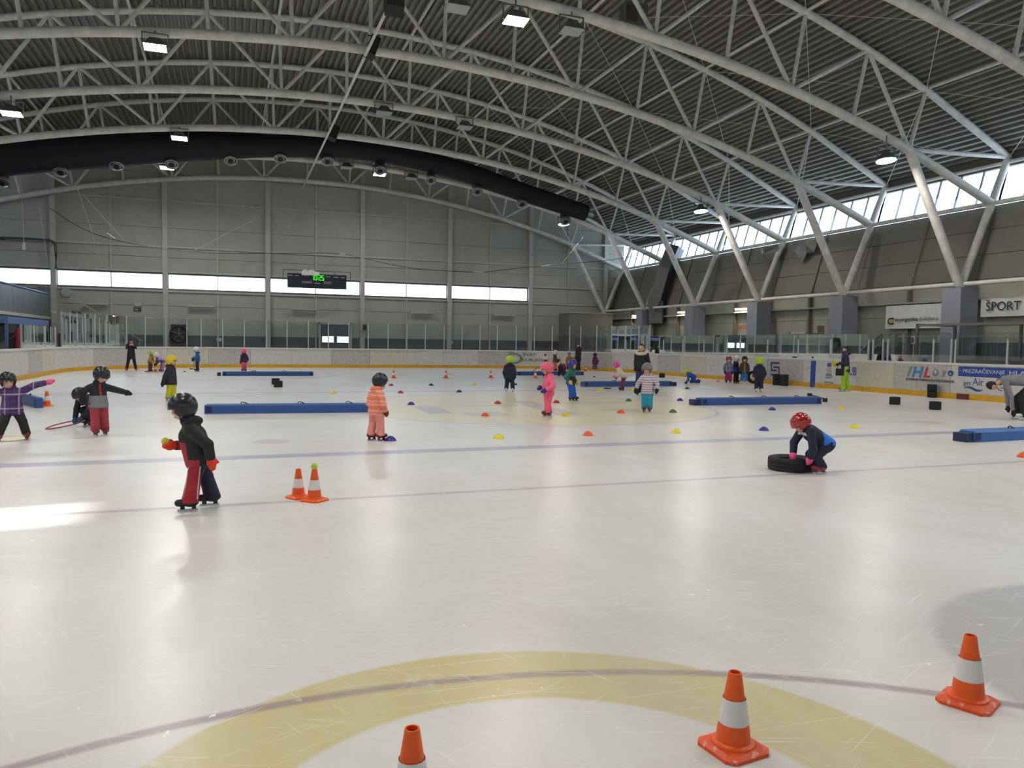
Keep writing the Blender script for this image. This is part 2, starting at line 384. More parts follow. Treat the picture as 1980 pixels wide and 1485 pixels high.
# near end wall (behind the photographer): the same panels simplified, same window band
b = MB(); x0, x1 = mir(28.4), 28.4
for za, zb_ in ((-.05, 4.75), (5.70, 15.6)):
    n = 30; xs = [x0+(x1-x0)*i/n for i in range(n+1)]
    P = [(xx, YN, za) for xx in xs] + [(xx, YN, max(za, min(zb_, zroof(xx)+.08))) for xx in xs] + [(xx, YN-.25, za) for xx in xs] + [(xx, YN-.25, max(za, min(zb_, zroof(xx)+.08))) for xx in xs]; k = n+1
    b.add(P, [f for i in range(n) for f in ((i+1, i, k+i, k+i+1), (2*k+i, 2*k+i+1, 3*k+i+1, 3*k+i), (k+i, 3*k+i, 3*k+i+1, k+i+1), (i, i+1, 2*k+i+1, 2*k+i))])
for cx in COLX + [27.0]: b.bb(cx-.2, cx+.2, YN-.25, YN+.02, 4.7, 5.75)
tag(b.build('wall_near', mWALL), 'pale grey end wall opposite the scoreboard', kind='structure')

# ------------------------------------------------------------------ side walls: lower panels, leaning upper panels, clerestory
def side_wall(name, sgn, label):
    X = (lambda v: v) if sgn > 0 else mir
    ya, yb = YN, YF
    b = MB()
    def quad(p0, p1, t):                          # slab along Y between two (x, z) points
        (xa, za), (xb, zb_) = p0, p1
        b.add([(X(xa), ya, za), (X(xb), ya, zb_), (X(xb), yb, zb_), (X(xa), yb, za), (X(xa+t), ya, za), (X(xb+t), ya, zb_), (X(xb+t), yb, zb_), (X(xa+t), yb, za)],
              [(0, 1, 2, 3), (7, 6, 5, 4), (0, 4, 5, 1), (1, 5, 6, 2), (2, 6, 7, 3), (3, 7, 4, 0)])
    quad((27.36, -.05), (27.36, 4.36), .2); quad((27.36, 4.36), (28.28, 7.32), .2); quad((28.72, 8.86), (28.9, 9.5), .2)
    w = tag(b.build(name, mSEAM), label, kind='structure')
    ys = [ROWY[0]-6.05+3.025*i for i in range(0, 30)]
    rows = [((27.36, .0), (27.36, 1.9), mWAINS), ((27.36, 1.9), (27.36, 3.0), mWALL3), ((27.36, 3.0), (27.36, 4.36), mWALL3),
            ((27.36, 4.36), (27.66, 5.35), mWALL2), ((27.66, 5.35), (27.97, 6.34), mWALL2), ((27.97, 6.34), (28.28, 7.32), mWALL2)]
    for i in range(len(ys)-1):
        y0, y1 = max(ys[i], ya)+.012, min(ys[i+1], yb)-.012
        if y1-y0 < .1: continue
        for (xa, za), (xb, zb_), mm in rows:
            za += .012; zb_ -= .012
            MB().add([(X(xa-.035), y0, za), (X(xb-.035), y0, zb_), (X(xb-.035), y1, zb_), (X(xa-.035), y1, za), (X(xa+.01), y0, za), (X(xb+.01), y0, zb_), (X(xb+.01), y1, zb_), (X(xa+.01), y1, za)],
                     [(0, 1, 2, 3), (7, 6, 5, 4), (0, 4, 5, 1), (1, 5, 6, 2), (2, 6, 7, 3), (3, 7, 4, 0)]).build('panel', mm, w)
    for i, yy in enumerate(ROWY):
        ym = yy+3.025
        if ym < yb-.3 and ym > ya+.3:
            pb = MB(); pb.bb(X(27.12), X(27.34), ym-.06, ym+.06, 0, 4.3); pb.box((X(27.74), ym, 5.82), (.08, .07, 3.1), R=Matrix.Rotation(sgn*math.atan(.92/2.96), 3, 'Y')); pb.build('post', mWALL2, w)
    for xx, zz, r in ((27.98, 7.36, .09), (28.72, 9.02, .08), (26.55, 4.16, .085)):
        MB().tube((X(xx), ya+.1, zz), (X(xx), yb-.1, zz), r, 10).build('edge_tube', mSTEEL, w, True)
    MB().bb(X(27.30), X(27.05), ya+.1, yb-.1, 3.55, 3.62).build('cable_tray', mGIRT, w)
    return w
wall_right = side_wall('wall_right', 1, 'pale panelled side wall leaning outwards below the clerestory')
wall_left = side_wall('wall_left', -1, 'pale panelled side wall behind the spectator stand')
# clerestory glazing: one window per bay, six panes each
def clerestory(k, y0, y1, sgn):
    global WN; WN += 1
    X = (lambda v: v) if sgn > 0 else mir
    o = empty('window_%d' % WN); tag(o, 'clerestory window bay of slanted panes under the roof edge', kind='structure')
    n = 6; b = MB(); pa, pb_ = (28.30, 7.36), (28.76, 8.9)
    dirv = Vector((pb_[0]-pa[0], 0, pb_[1]-pa[1]))
    for j in range(n+1):
        yy = y0+(y1-y0)*j/n
        b.add([(X(pa[0]+a), yy+c, pa[1]) for a in (-.03, .05) for c in (-.022, .022)] + [(X(pb_[0]+a), yy+c, pb_[1]) for a in (-.03, .05) for c in (-.022, .022)],
              [(0, 1, 5, 4), (1, 3, 7, 5), (3, 2, 6, 7), (2, 0, 4, 6), (0, 2, 3, 1), (4, 5, 7, 6)])
    b.build('frame', mWAINS, o)
    gap_bay = sgn < 0 and y0 < 6.0 < y1
    for j in range(n):
        a, c = y0+(y1-y0)*j/n+.022, y0+(y1-y0)*(j+1)/n-.022
        if sgn < 0:                                 # sheeted over with white film on the sunny side, one pane bare
            bare = gap_bay and abs((a+c)/2-GAPY) < .55
            mm = mWGLASS if bare else mFILM2
        else: mm = mWGLASS
        MB().add([(X(pa[0]), a, pa[1]), (X(pb_[0]), a, pb_[1]), (X(pb_[0]), c, pb_[1]), (X(pa[0]), c, pa[1])], [(0, 1, 2, 3)]).build('pane', mm, o)
    return o
_t = (mir(28.5) - (-1.8))/SUNDIR.x
GAPY = 7.95 + SUNDIR.y*_t                         # pane the sun shines through on to the ice
for k, yy in enumerate(ROWY[:-1]):
    if yy+6.05 < YN: continue
    clerestory(k, max(yy, YN+.2), yy+6.05, 1); clerestory(k, max(yy, YN+.2), yy+6.05, -1)

# ------------------------------------------------------------------ concrete piers that carry the struts
for yy in ROWY[3:-1]:
    o = MB(); o.bb(26.05, 26.95, yy-.42, yy+.42, 0, 4.0); o.bb(26.2, 26.8, yy-.3, yy+.3, 4.0, 4.03, 1)
    tag(o.build('trim_%d' % (ROWY.index(yy)+1), [mCOLM, mBLACK]), 'grey square pier carrying the roof struts', kind='structure')
for yy in ROWY[3:-1]:
    o = MB(); o.bb(mir(26.05), mir(26.95), yy-.42, yy+.42, 0, 4.0)
    tag(o.build('trim_%d' % (ROWY.index(yy)+31), [mCOLM, mBLACK]), 'grey square pier behind the spectator stand', kind='structure')
# ------------------------------------------------------------------ roof trusses (tubular arches), members each a part
ORD = ['first', 'second', 'third', 'fourth', 'fifth', 'sixth', 'seventh', 'eighth', 'ninth', 'tenth', 'eleventh', 'twelfth', 'thirteenth', 'fourteenth', 'fifteenth', 'sixteenth', 'seventeenth']
TX = [XC + 2.8*i for i in range(-7, 8)]
def Tn(i): x = XC+2.8*i; return Vector((x, 0, ztop(x)-.02))
def Bn(i): x = XC+2.8*i*.964; return Vector((x, 0, zbot(x)))
TE = Vector((28.75, 0, 9.22)); BE = Vector((27.95, 0, 7.36)); BASE = Vector((26.5, 0, 4.03))
def mx(v): return Vector((2*XC-v.x, v.y, v.z))
def make_truss():
    root = empty('roof_truss'); P = lambda nm, b: b.build(nm, mSTEEL, root, True)
    lo = [mx(BE)] + [Bn(i) for i in range(-7, 8)] + [BE]; hi = [mx(TE)] + [Tn(i) for i in range(-7, 8)] + [TE]
    # chords rounded by extra points on the arcs
    lo2 = [mx(BE)] + [Vector((x, 0, zbot(x))) for x in np.linspace(Bn(-7).x, Bn(7).x, 33)] + [BE]
    hi2 = [mx(TE)] + [Vector((x, 0, ztop(x)-.02)) for x in np.linspace(Tn(-7).x, Tn(7).x, 33)] + [TE]
    P('bottom_chord', MB().path(lo2, .165, 10)); P('top_chord', MB().path(hi2, .135, 10))
    for i in range(-7, 8):
        P('vertical', MB().tube(Tn(i), Bn(i), .07, 8))
        if i % 2 == 0:
            for d in (-1, 1):
                P('diagonal', MB().tube(Tn(i), Bn(i+d), .075, 8))
    for f in (lambda v: v, mx):
        P('eaves_strut', MB().tube(f(Bn(7)), f(TE), .085, 8)); P('end_post', MB().tube(f(BE), f(TE), .14, 10))
        P('inner_strut', MB().tube(f(Bn(7)), f(BASE), .17, 12)); P('outer_strut', MB().tube(f(BE), f(BASE), .15, 12))
    return root
tr = make_truss()
far_first = list(reversed(ROWY)); TRUSS = {}
for i, yy in enumerate(far_first):
    if yy < YN+.5: continue
    o = tr if i == 0 else copy_tree(tr)
    if i == 0: yy -= .0
    o.location = (0, yy, 0); TRUSS[ROWY.index(yy)] = o
    tag(o, '%s pale tubular roof truss counted from the scoreboard end wall' % ORD[i], 'roof truss', 'tubular arched roof trusses')
# purlins
def zt_(x): return ztop(x)+.0
for i in (-7, -5, -3, -1, 1, 3, 5, 7):
    x = XC+2.8*i
    tag(MB().tube((x, YN+.1, ztop(x)+.02), (x, YF-.1, ztop(x)+.02), .062, 8).build('purlin', mSTEEL, None, True),
        '%s steel purlin tube counted from the clerestory above the lettered boards' % ORD[(7-i)//2], 'purlin', 'roof purlins')
tag(MB().tube((XC-.27, YN+.1, 11.66), (XC-.27, YF-.1, 11.66), .055, 8).build('ridge_tie', mSTEEL, None, True), 'pale tie tube carrying the loudspeakers along the middle of the trusses', 'tie tube')
# crossed bracing rods in the slope above the clerestory
for k in range(2, 10):
    ya, yb = ROWY[k], ROWY[k+1]
    for i in (3, 5, 7):
        a, c = Tn(i), (Tn(i+2) if i < 7 else TE)
        for p, r_ in ((a, c), (c, a)):
            MB().tube((p.x, 0, p.z-.05), (r_.x, yb-ya, r_.z-.05), .011, 5).build('bracing_rod', mSTEEL, TRUSS[k])

# ------------------------------------------------------------------ black fabric air duct with jet nozzles
DY = 44.3
dp = [(-16.5, 8.75), (-13.5, 9.5), (-10.6, 10.25), (-8.3, 10.7), (-6.0, 11.1), (-3.6, 11.5), (-1.15, 11.82), (2.0, 12.12), (5.3, 12.38), (7.6, 12.38), (10.0, 12.17), (13.1, 11.65), (16.4, 10.87), (20.9, 9.86)]
dr = [.86, .86, .86, .86, .85, .83, .76, .60, .58, .58, .58, .57, .55, .50]
duct = empty('air_duct', (0, 0, 0))
tag(duct, 'long black fabric air duct following the arch with jet nozzles', 'air duct')
def smooth_path(p, r, n=4):
    q, qr = [], []
    for i in range(len(p)-1):
        p0 = p[max(0, i-1)]; p1 = p[i]; p2 = p[i+1]; p3 = p[min(len(p)-1, i+2)]
        for j in range(n):
            t = j/n
            q.append(tuple(.5*(2*p1[a]+(p2[a]-p0[a])*t+(2*p0[a]-5*p1[a]+4*p2[a]-p3[a])*t*t+(3*p1[a]-p0[a]-3*p2[a]+p3[a])*t**3) for a in range(len(p1)))); qr.append(r[i]+(r[i+1]-r[i])*t)
    q.append(tuple(p[-1])); qr.append(r[-1]); return q, qr
q_, r_ = smooth_path([(x, DY, z) for x, z in dp], dr)
MB().path(q_, r_, 20).build('duct_body', mDUCT, duct, True)
MB().tube((20.85, DY, 9.87), (21.35, DY, 9.74), .30, 16, .22).build('end_cap', mSILVER, duct, True)
noz = [(-12.9, 8.6), (-10.4, 9.18), (-7.9, 9.9), (-5.4, 10.43), (-2.84, 10.75), (.03, 11.2), (2.56, 11.55), (5.06, 11.63), (7.96, 11.4), (10.9, 11.1), (13.73, 10.67), (16.55, 10.15), (19.43, 9.3)]
nm = None
for x, z in noz:
    zc = np.interp(x, [a for a, c in dp], [c for a, c in dp])
    b = MB(); b.tube((x, DY, zc-.2), (x, DY-.12, z+.12), .28, 14)
    n_ = b.build('nozzle_neck', mDUCT, duct, True)
    R = Vector((0, -.55, -.84)).to_track_quat('Z', 'Y').to_matrix()
    b = MB(); b.lathe([(.27, -.12), (.31, .02), (.34, .16), (.30, .17), (.22, .06), (.20, .06), (.20, .14), (.16, .15), (.0, .10)], 16, (x, DY-.15, z), 0, R)
    b.build('nozzle_ring', mSILVER, n_, True)
    MB().lathe([(.0, .0), (.15, .0), (.15, .10), (.0, .12)], 12, tuple(Vector((x, DY-.15, z))+R @ Vector((0, 0, .09))), 0, R).build('nozzle_core', mBLACK, n_, True)

# ------------------------------------------------------------------ floodlights under the trusses
def flood(x, y, z, lit, label, group, warm=False, tilt=-.12, watts=None):
    o = empty('floodlight', (x, y, z)); tag(o, label, 'floodlight', group)
    R = Matrix.Rotation(tilt, 3, 'X')
    b = MB(); bell = x > 18 and lit
    w, d, h = .34, .25, .14                     # housing narrows to the top
    lo = [(-w, -d, -h), (w, -d, -h), (w, d, -h), (-w, d, -h)]; hi = [(-w*.45, -d*.5, h), (w*.45, -d*.5, h), (w*.45, d*.5, h), (-w*.45, d*.5, h)]
    b.add([R @ Vector(p) for p in lo+hi], [(4, 5, 6, 7), (0, 1, 5, 4), (1, 2, 6, 5), (2, 3, 7, 6), (3, 0, 4, 7)])
    if bell: b = MB().lathe([(.35, -.13), (.36, -.10), (.30, .02), (.17, .10), (.13, .24), (.0, .26)], 20, (0, 0, 0), 0, R)
    b.build('housing', mLAMPBODY, o, bell)
    b = MB(); b.add([R @ Vector((p[0]*.98, p[1]*.98, -h-.012)) for p in lo] + [R @ Vector((p[0]*.98, p[1]*.98, -h+.004)) for p in lo], [(3, 2, 1, 0), (4, 5, 6, 7), (0, 1, 5, 4), (1, 2, 6, 5), (2, 3, 7, 6), (3, 0, 4, 7)])
    if bell: b = MB().lathe([(.0, -.15), (.33, -.145), (.34, -.12), (.0, -.11)], 20, (0, 0, 0), 0, R, cap=False)
    b.build('lens', (mLAMPWARM if warm else mLAMPON) if lit else mLAMPOFF, o)
    zt = zbot(x)-.1-z
    b = MB()
    for sx in (-.39, .39): b.box((sx, 0, .10), (.025, .06, .46))
    b.box((0, 0, .32), (.81, .06, .025)); b.tube((0, 0, .32), (0, 0, max(.4, zt)), .025, 6)
    b.build('bracket', mLAMPBODY, o)
    if lit:
        ld = bpy.data.lights.new('floodlight_beam', 'AREA'); ld.shape = 'RECTANGLE'; ld.size = .66; ld.size_y = .48; ld.energy = watts or LAMP_W; ld.color = (1, .90, .78) if warm else (1, .92, .85) if x > 14 else (1, .97, .93)
        lo_ = bpy.data.objects.new('floodlight_beam', ld); lo_.rotation_euler = (tilt, 0, 0); lo_.location = R @ Vector((0, 0, -h-.03)); put(lo_, o)
    return o
def tpix(px, k, dz=0.0): return onY(px[0], px[1], ROWY[k+5]-.25)
LABL = 'lit floodlight hanging under a roof truss'
def at_truss(px, k, lit, label, group, warm=False):
    p = tpix(px, k); return flood(p.x, p.y, p.z, lit, label, group, warm, watts=LAMP_W*(.6 if p.x > 18 else 1.0))
at_truss((300, 84), 1, True, 'lit square floodlight on the fifth truss from the end wall', 'lit floodlights')
at_truss((22, 213), 2, True, 'lit floodlight on the fourth truss from the end wall, near the stand', 'lit floodlights')
at_truss((347, 262), 3, True, 'lit floodlight in front of the black air duct', 'lit floodlights')
at_truss((323, 320), 4, True, 'lit floodlight under the thick part of the air duct', 'lit floodlights')
at_truss((734, 333), 4, True, 'lit floodlight under a duct nozzle beside the dark unlit ones', 'lit floodlights')
at_truss((1090, 430), 4, True, 'lit floodlight under the closed end of the air duct', 'lit floodlights')
at_truss((997, 32), 0, True, 'warm yellow lit floodlight on the sixth truss from the end wall', 'lit floodlights', True)
at_truss((1713, 304), 0, True, 'round lit lamp where a strut meets the sixth truss', 'lit floodlights')
at_truss((1355, 404), 2, True, 'lit lamp where a strut meets the fourth truss', 'lit floodlights')
for px, k, lb in (((884, 8), 0, 'unlit floodlight beside the warm yellow one, towards the ridge'), ((1105, 52), 0, 'unlit floodlight beside the warm yellow one, towards the eaves'),
                  ((742, 213), 2, 'unlit floodlight on the fourth truss next to the ridge'), ((898, 241), 2, 'unlit floodlight on the fourth truss further down the slope'),
                  ((670, 320), 4, 'unlit floodlight behind the air duct beside the ridge'), ((795, 341), 4, 'unlit floodlight behind the air duct between two nozzles')):
    at_truss(px, k, False, lb, 'unlit floodlights')
for k in (-3, -2, -1):                           # the rows over and behind the photographer
    for x in ((-7.5, -.5, 8.5, 15.5, 22.4) if k < -1 else (-7.5, -.5)):
        flood(x, ROWY[k+5]-.25, zbot(x)-.75, True, 'lit floodlight in the rows over the painted yellow ring', 'floodlights over the near half of the rink', watts=LAMP_NEAR)

# ------------------------------------------------------------------ loudspeakers on the ridge tie
def speaker(px, Y, label, h=.62, w=.42, d=.36, rot=0.2):
    p = onY(px[0], px[1], Y); o = empty('loudspeaker', p); tag(o, label, 'loudspeaker', 'loudspeakers along the ridge')
    R = Matrix.Rotation(rot, 3, 'Y') @ Matrix.Rotation(-.35, 3, 'X')
    b = MB(); b.box((0, 0, 0), (w, d, h), 0, R); b.build('cabinet', mBLACK, o)
    b = MB(); b.box(R @ Vector((0, -d/2-.008, -.02)), (w*.86, .02, h*.84), 0, R); b.build('grille', mat('speaker_grille', (.03, .03, .035), .6), o)
    b = MB(); zt = 11.60-p.z; b.tube((0, 0, h*.3), (0, 0, max(zt, h*.45)), .02, 6); b.box((0, 0, h*.5), (w*1.05, .05, .03)); b.build('bracket', mBLACK, o)
speaker((762, 8), 22.6, 'black loudspeaker box beside the unlit floodlight on the sixth truss', .5, .5, .45, 0)
speaker((720, 92), 27.8, 'tilted black loudspeaker under the fifth truss', .8, .34, .36, .35)
speaker((645, 258), 39.9, 'tilted black loudspeaker above the black air duct', .75, .40, .36, .3)
# fan heater box high in the sixth bay
p = onY(1225, 32, 24.6); o = empty('heater_unit', p); tag(o, 'grey boxy air heater hanging between two roof trusses', 'air heater')
MB().box((0, 0, 0), (.85, .5, .75)).build('casing', mLAMPBODY, o); MB().box((-.2, -.27, -.02), (.4, .04, .5)).build('outlet', mat('heater_brown', sc((74, 66, 52)), .6), o); MB().tube((-.3, 0, .37), (-.3, 0, ztop(p.x)-p.z), .02, 6).tube((.3, 0, .37), (.3, 0, ztop(p.x)-p.z), .02, 6).build('hanger', mLAMPBODY, o)

# ------------------------------------------------------------------ slack black cable and its white guy lines
cab = [onY(px, py, 46.0) for px, py in ((97, 403), (150, 437), (200, 458), (260, 472), (320, 482), (380, 487), (420, 490), (500, 490), (580, 490), (660, 491), (730, 506), (800, 519), (870, 524), (930, 526), (1000, 519), (1080, 511), (1180, 503), (1270, 486))]
o = empty('hanging_cable'); tag(o, 'slack black cable hung across the hall before the windows', 'cable')
q_, r_ = smooth_path([tuple(p) for p in cab], [.017]*len(cab), 3); MB().path(q_, r_, 5).build('cable', mBLACK, o, True)
for (x0, y0), (x1, y1) in (((206, 450), (222, 461)), ((657, 490), (668, 492)), ((915, 525), (935, 526)), ((1046, 515), (1064, 512))):
    MB().tube(onY(x0, y0, 45.98), onY(x1, y1, 45.98), .024, 6).build('sleeve', mWHITE, o)
mROPE = mat('white_cord', sc((176, 176, 170)), .7)
for (x0, y0), (x1, y1) in (((158, 374), (238, 463)), ((500, 420), (376, 484)), ((530, 480), (585, 395)), ((1128, 458), (1086, 510)), ((638, 418), (672, 500)), ((622, 418), (660, 490)), ((150, 365), (200, 520)), ((75, 400), (95, 520))):
    MB().tube(onY(x0, y0, 46.2), onY(x1, y1, 46.2), .011, 5).build('guy_line', mROPE, o)
# ------------------------------------------------------------------ rink barrier: panels, kick plates, cap rail
def rel(o, par): o.parent = par; o.matrix_parent_inverse = world_inv(par); return o
def world_inv(par):
    m_ = par.matrix_basis.copy(); q = par
    while q.parent is not None: m_ = q.parent.matrix_basis @ q.matrix_parent_inverse @ m_; q = q.parent
    return m_.inverted()
POLY = outline(0, 24); CUM = [0.0]
for i in range(len(POLY)): a, c = POLY[i], POLY[(i+1) % len(POLY)]; CUM.append(CUM[-1]+math.hypot(c[0]-a[0], c[1]-a[1]))
PERI = CUM[-1]
def rim(s, off=0.0):                            # point and outward normal at arc length s
    s = s % PERI; i = int(np.searchsorted(CUM, s, 'right'))-1; i = min(i, len(POLY)-1); a = Vector(POLY[i]); c = Vector(POLY[(i+1) % len(POLY)])
    t = (s-CUM[i])/max(1e-9, CUM[i+1]-CUM[i]); d = (c-a).normalized(); n = Vector((d.y, -d.x)); p = a.lerp(c, t)+n*off
    return Vector((p.x, p.y, 0)), Vector((n.x, n.y, 0)), Vector((d.x, d.y, 0))
def rim_piece(b, s0, s1, o0, o1, z0, z1, mi=0, step=.45):
    n = max(1, int(math.ceil((s1-s0)/step))); P = []
    for i in range(n+1):
        s = s0+(s1-s0)*i/n; a, _, _ = rim(s, o0); c, _, _ = rim(s, o1)
        P += [(a.x, a.y, z0), (c.x, c.y, z0), (c.x, c.y, z1), (a.x, a.y, z1)]
    fs = [(3, 2, 1, 0), (4*n, 4*n+1, 4*n+2, 4*n+3)]
    for i in range(n):
        for k in range(4): fs.append((4*i+k, 4*i+(k+1) % 4, 4*i+4+(k+1) % 4, 4*i+4+k))
    b.add(P, fs, mi); return b
def rim_s(px, py):                              # arc length of the visible barrier under a pixel
    best = None
    for s in np.arange(18.0, 110.0, .05):
        p, n, _ = rim(s); v = p+Vector((0, 0, .7))-CAM; z = v.dot(_fw)
        if z < 1: continue
        e = abs(990+CAMF*v.dot(_rt)/z-px)
        if n.dot(v) > 0 and (best is None or e < best[0]): best = (e, s)
    return best[1]
def boardmat(name, a, c, sc_=5.0, st=(1, 1, 1), dirt=.35):
    M = bpy.data.materials.new(name); M.use_nodes = True; nt = M.node_tree; q = NB(nt); N = nt.nodes; L = nt.links; bs = N['Principled BSDF']
    tc = N.new('ShaderNodeTexCoord'); P = tc.outputs['Object']
    base = N.new('ShaderNodeMix'); base.data_type = 'RGBA'; base.inputs['A'].default_value = a+(1,); base.inputs['B'].default_value = c+(1,)
    L.new(q.step(q.noise(P, sc_, 6, .7), .5, .15), base.inputs['Factor']); col = base.outputs['Result']
    col = q.mix(q.step(q.noise(q.mapping(P, (1, 1, 4)), 1.6, 5, .65), .62, .07), col, sc((132, 128, 116)), dirt)
    col = q.mix(q.step(q.noise(q.mapping(P, (3, 3, 14)), 2.5, 3, .6), .68, .03), col, sc((96, 92, 88)), dirt)
    L.new(col, bs.inputs['Base Color']); bs.inputs['Roughness'].default_value = .45; return M
BM = [boardmat('board_white', sc((206, 204, 199)), sc((216, 214, 210))), boardmat('board_cream', sc((206, 200, 184)), sc((214, 208, 192)), dirt=.25),
      boardmat('board_scuffed', sc((176, 174, 170)), sc((206, 203, 198)), 14.0, dirt=.5)]
barrier = empty('rink_barrier', (RCX, RCY, 0)); tag(barrier, 'white rink barrier with yellow kick plate running round the ice', 'rink barrier')
def bpart(nm, b, mats, smooth=False):
    o = b.build(nm, mats, barrier, smooth); o.matrix_parent_inverse = Matrix.Translation((-RCX, -RCY, 0)); return o
npan = 70; L0 = PERI/npan
for i in range(npan):
    s0, s1 = i*L0, (i+1)*L0
    bpart('panel', rim_piece(MB(), s0+.006, s1-.006, 0, .11, .19, 1.12), BM[(0, 1, 2, 0, 0, 2, 1, 0, 2, 0)[i % 10]])
    bpart('kick_plate', rim_piece(MB(), s0+.004, s1-.004, -.015, .11, 0, .19), mYELLOW)
for i in range(14):
    bpart('cap_rail', rim_piece(MB(), i*PERI/14, (i+1)*PERI/14, -.035, .16, 1.12, 1.19), mWHITE)

# ------------------------------------------------------------------ protective glass: posts and panes
SR0, SR1 = RR*math.pi/2, RR*math.pi/2 + (2*RHY-2*RR)             # straight along the lettered side
SFR1 = SR1+RR*math.pi/2; SF1 = SFR1+(2*RHX-2*RR); SFL1 = SF1+RR*math.pi/2
shield = empty('glass_shield', (RCX, RCY, 1.19)); tag(shield, 'clear safety glass in slim aluminium posts on the rink barrier', 'safety glass')
def gpart(nm, b, mats):
    o = b.build(nm, mats, shield); o.matrix_parent_inverse = Matrix.Translation((-RCX, -RCY, -1.19)); return o
def post(s, z1, w=.05):
    p, n, d = rim(s, .06); b = MB(); R = Matrix((( d.x, n.x, 0), (d.y, n.y, 0), (0, 0, 1)))
    b.box(p+Vector((0, 0, (1.19+z1)/2)), (w, .06, z1-1.19), 0, R); gpart('post', b, mALU)
def pane(s0, s1, z1): gpart('pane', rim_piece(MB(), s0+.03, s1-.03, .052, .064, 1.19, z1, 0, .6), mGLASS)
far_posts = [rim_s(px, 0) for px in (1253.9, 1232.6, 1207.8, 1181, 1152, 1120.8, 1099.6, 1066.3, 1032.3, 997.2, 961.4, 927, 892.7, 858.5, 822.9, 787, 750.5, 712.9, 674.7, 635.8, 596.4, 556, 514.5, 472.9, 431.2, 389.5, 362.6, 322.4, 282.7, 245.8, 209, 186.5, 168, 152.3, 139.2, 122.8)]
far_posts = sorted(far_posts)
for i, s in enumerate(far_posts):
    post(s, 2.82)
    if i+1 < len(far_posts) and far_posts[i+1]-s > .25: pane(s, far_posts[i+1], 2.80)
side_posts = sorted([SR0+(onX(px, 690, RCX+RHX).y-(RCY-RHY+RR)) for px in (1281, 1318, 1359, 1403.6, 1429, 1481.8, 1541, 1603.6, 1677, 1685.5, 1704.8, 1714, 1802.4, 1837, 1945.5)] + [SR0+k for k in (2, 6, 10, 14, 18, 22)])
side_posts = [s for s in side_posts]
for i, s in enumerate(side_posts):
    post(s, 1.98)
    nx = side_posts[i+1] if i+1 < len(side_posts) else far_posts[0]
    if nx-s > .25: pane(s, nx, 2.18)
for s in (SFL1+.2, SFL1+2.2, SFL1+4.2, SFL1+6.2): post(s, 2.1)
for s in (SFL1+.2, SFL1+2.2, SFL1+4.2): pane(s, s+2.0, 2.1)

# ------------------------------------------------------------------ lettering helper
def text_mesh(body, mat_, w=None, h=None, shear=0.0, bold=0.0, ext=.002, space=1.0):
    cu = bpy.data.curves.new('lettering', 'FONT'); cu.body = body; cu.size = 1; cu.extrude = ext; cu.shear = shear; cu.offset = bold; cu.space_character = space; cu.resolution_u = 3
    tmp = bpy.data.objects.new('lettering', cu); me = bpy.data.meshes.new_from_object(tmp); bpy.data.objects.remove(tmp); bpy.data.curves.remove(cu)
    n = len(me.vertices); co = np.empty(n*3); me.vertices.foreach_get('co', co); co = co.reshape(-1, 3)
    lo, hi = co.min(0), co.max(0); sx = w/(hi[0]-lo[0]) if w else None; sy = h/(hi[1]-lo[1]) if h else None
    sx = sx or sy; sy = sy or sx
    co[:, 0] = (co[:, 0]-lo[0])*sx; co[:, 1] = (co[:, 1]-lo[1])*sy
    me.vertices.foreach_set('co', co.ravel()); me.materials.clear(); me.materials.append(mat_); me.update(); return me
def frame_m(origin, ux, uy):
    ux = Vector(ux).normalized(); uy = Vector(uy).normalized(); n = ux.cross(uy)
    return Matrix(((ux.x, uy.x, n.x, origin[0]), (ux.y, uy.y, n.y, origin[1]), (ux.z, uy.z, n.z, origin[2]), (0, 0, 0, 1)))
def lettering(name, body, mat_, origin, ux, uy, w, h, parent=None, **kw):
    o = bpy.data.objects.new(name, text_mesh(body, mat_, w, h, **kw)); put(o)
    o.matrix_world = frame_m(origin, ux, uy)
    if parent is not None: rel(o, parent)
    return o
XB = RCX+RHX-.008                                # face of the lettered side boards
SX, SZ = (0, -1, 0), (0, 0, 1)                   # reading direction there
def bd(px, py, dx=0.0): p = onX(px, py, XB-dx); return p
def quad_on_board(b, p, mi=0, t=.004):           # p: four pixel corners, clockwise from top left
    P = [bd(*c) for c in p]; o = [Vector((q.x-t, q.y, q.z)) for q in P]
    b.add([P[3], P[2], P[1], P[0], o[3], o[2], o[1], o[0]], [(0, 1, 2, 3), (7, 6, 5, 4), (0, 4, 5, 1), (1, 5, 6, 2), (2, 6, 7, 3), (3, 7, 4, 0)], mi); return b
def print_mat(n, c, v=.1): return mat(n, sc(c), .5, var=v, scale=9)
mBLUE = print_mat('print_blue', (40, 74, 160)); mNAVY = print_mat('print_navy', (52, 74, 122)); mGREENP = print_mat('print_green', (128, 160, 128)); mSKY = print_mat('print_sky', (62, 134, 200))
mREDP = print_mat('print_red', (196, 70, 66)); mGREYP = print_mat('print_grey', (128, 138, 142)); mDARK = print_mat('print_dark', (48, 50, 56)); mPALE = print_mat('print_pale', (206, 206, 206)); mMAROON = print_mat('print_maroon', (104, 44, 40)); mPURP = print_mat('print_purple', (80, 84, 150))
def sign(name, label, cat=None):
    o = empty(name, (XB-.004, 0, 0)); rel(o, barrier); return tag(o, label)
def sp(b, nm, m_, par): return rel(b.build(nm, m_), par)
# blue line stripe
o = sign('board_stripe', 'upright blue stripe across the barrier where the blue line ends'); sp(quad_on_board(MB(), ((1569, 697.5), (1577.5, 698), (1575, 749.5), (1566.5, 748.5)), t=.022), 'stripe', mBLUE, o)
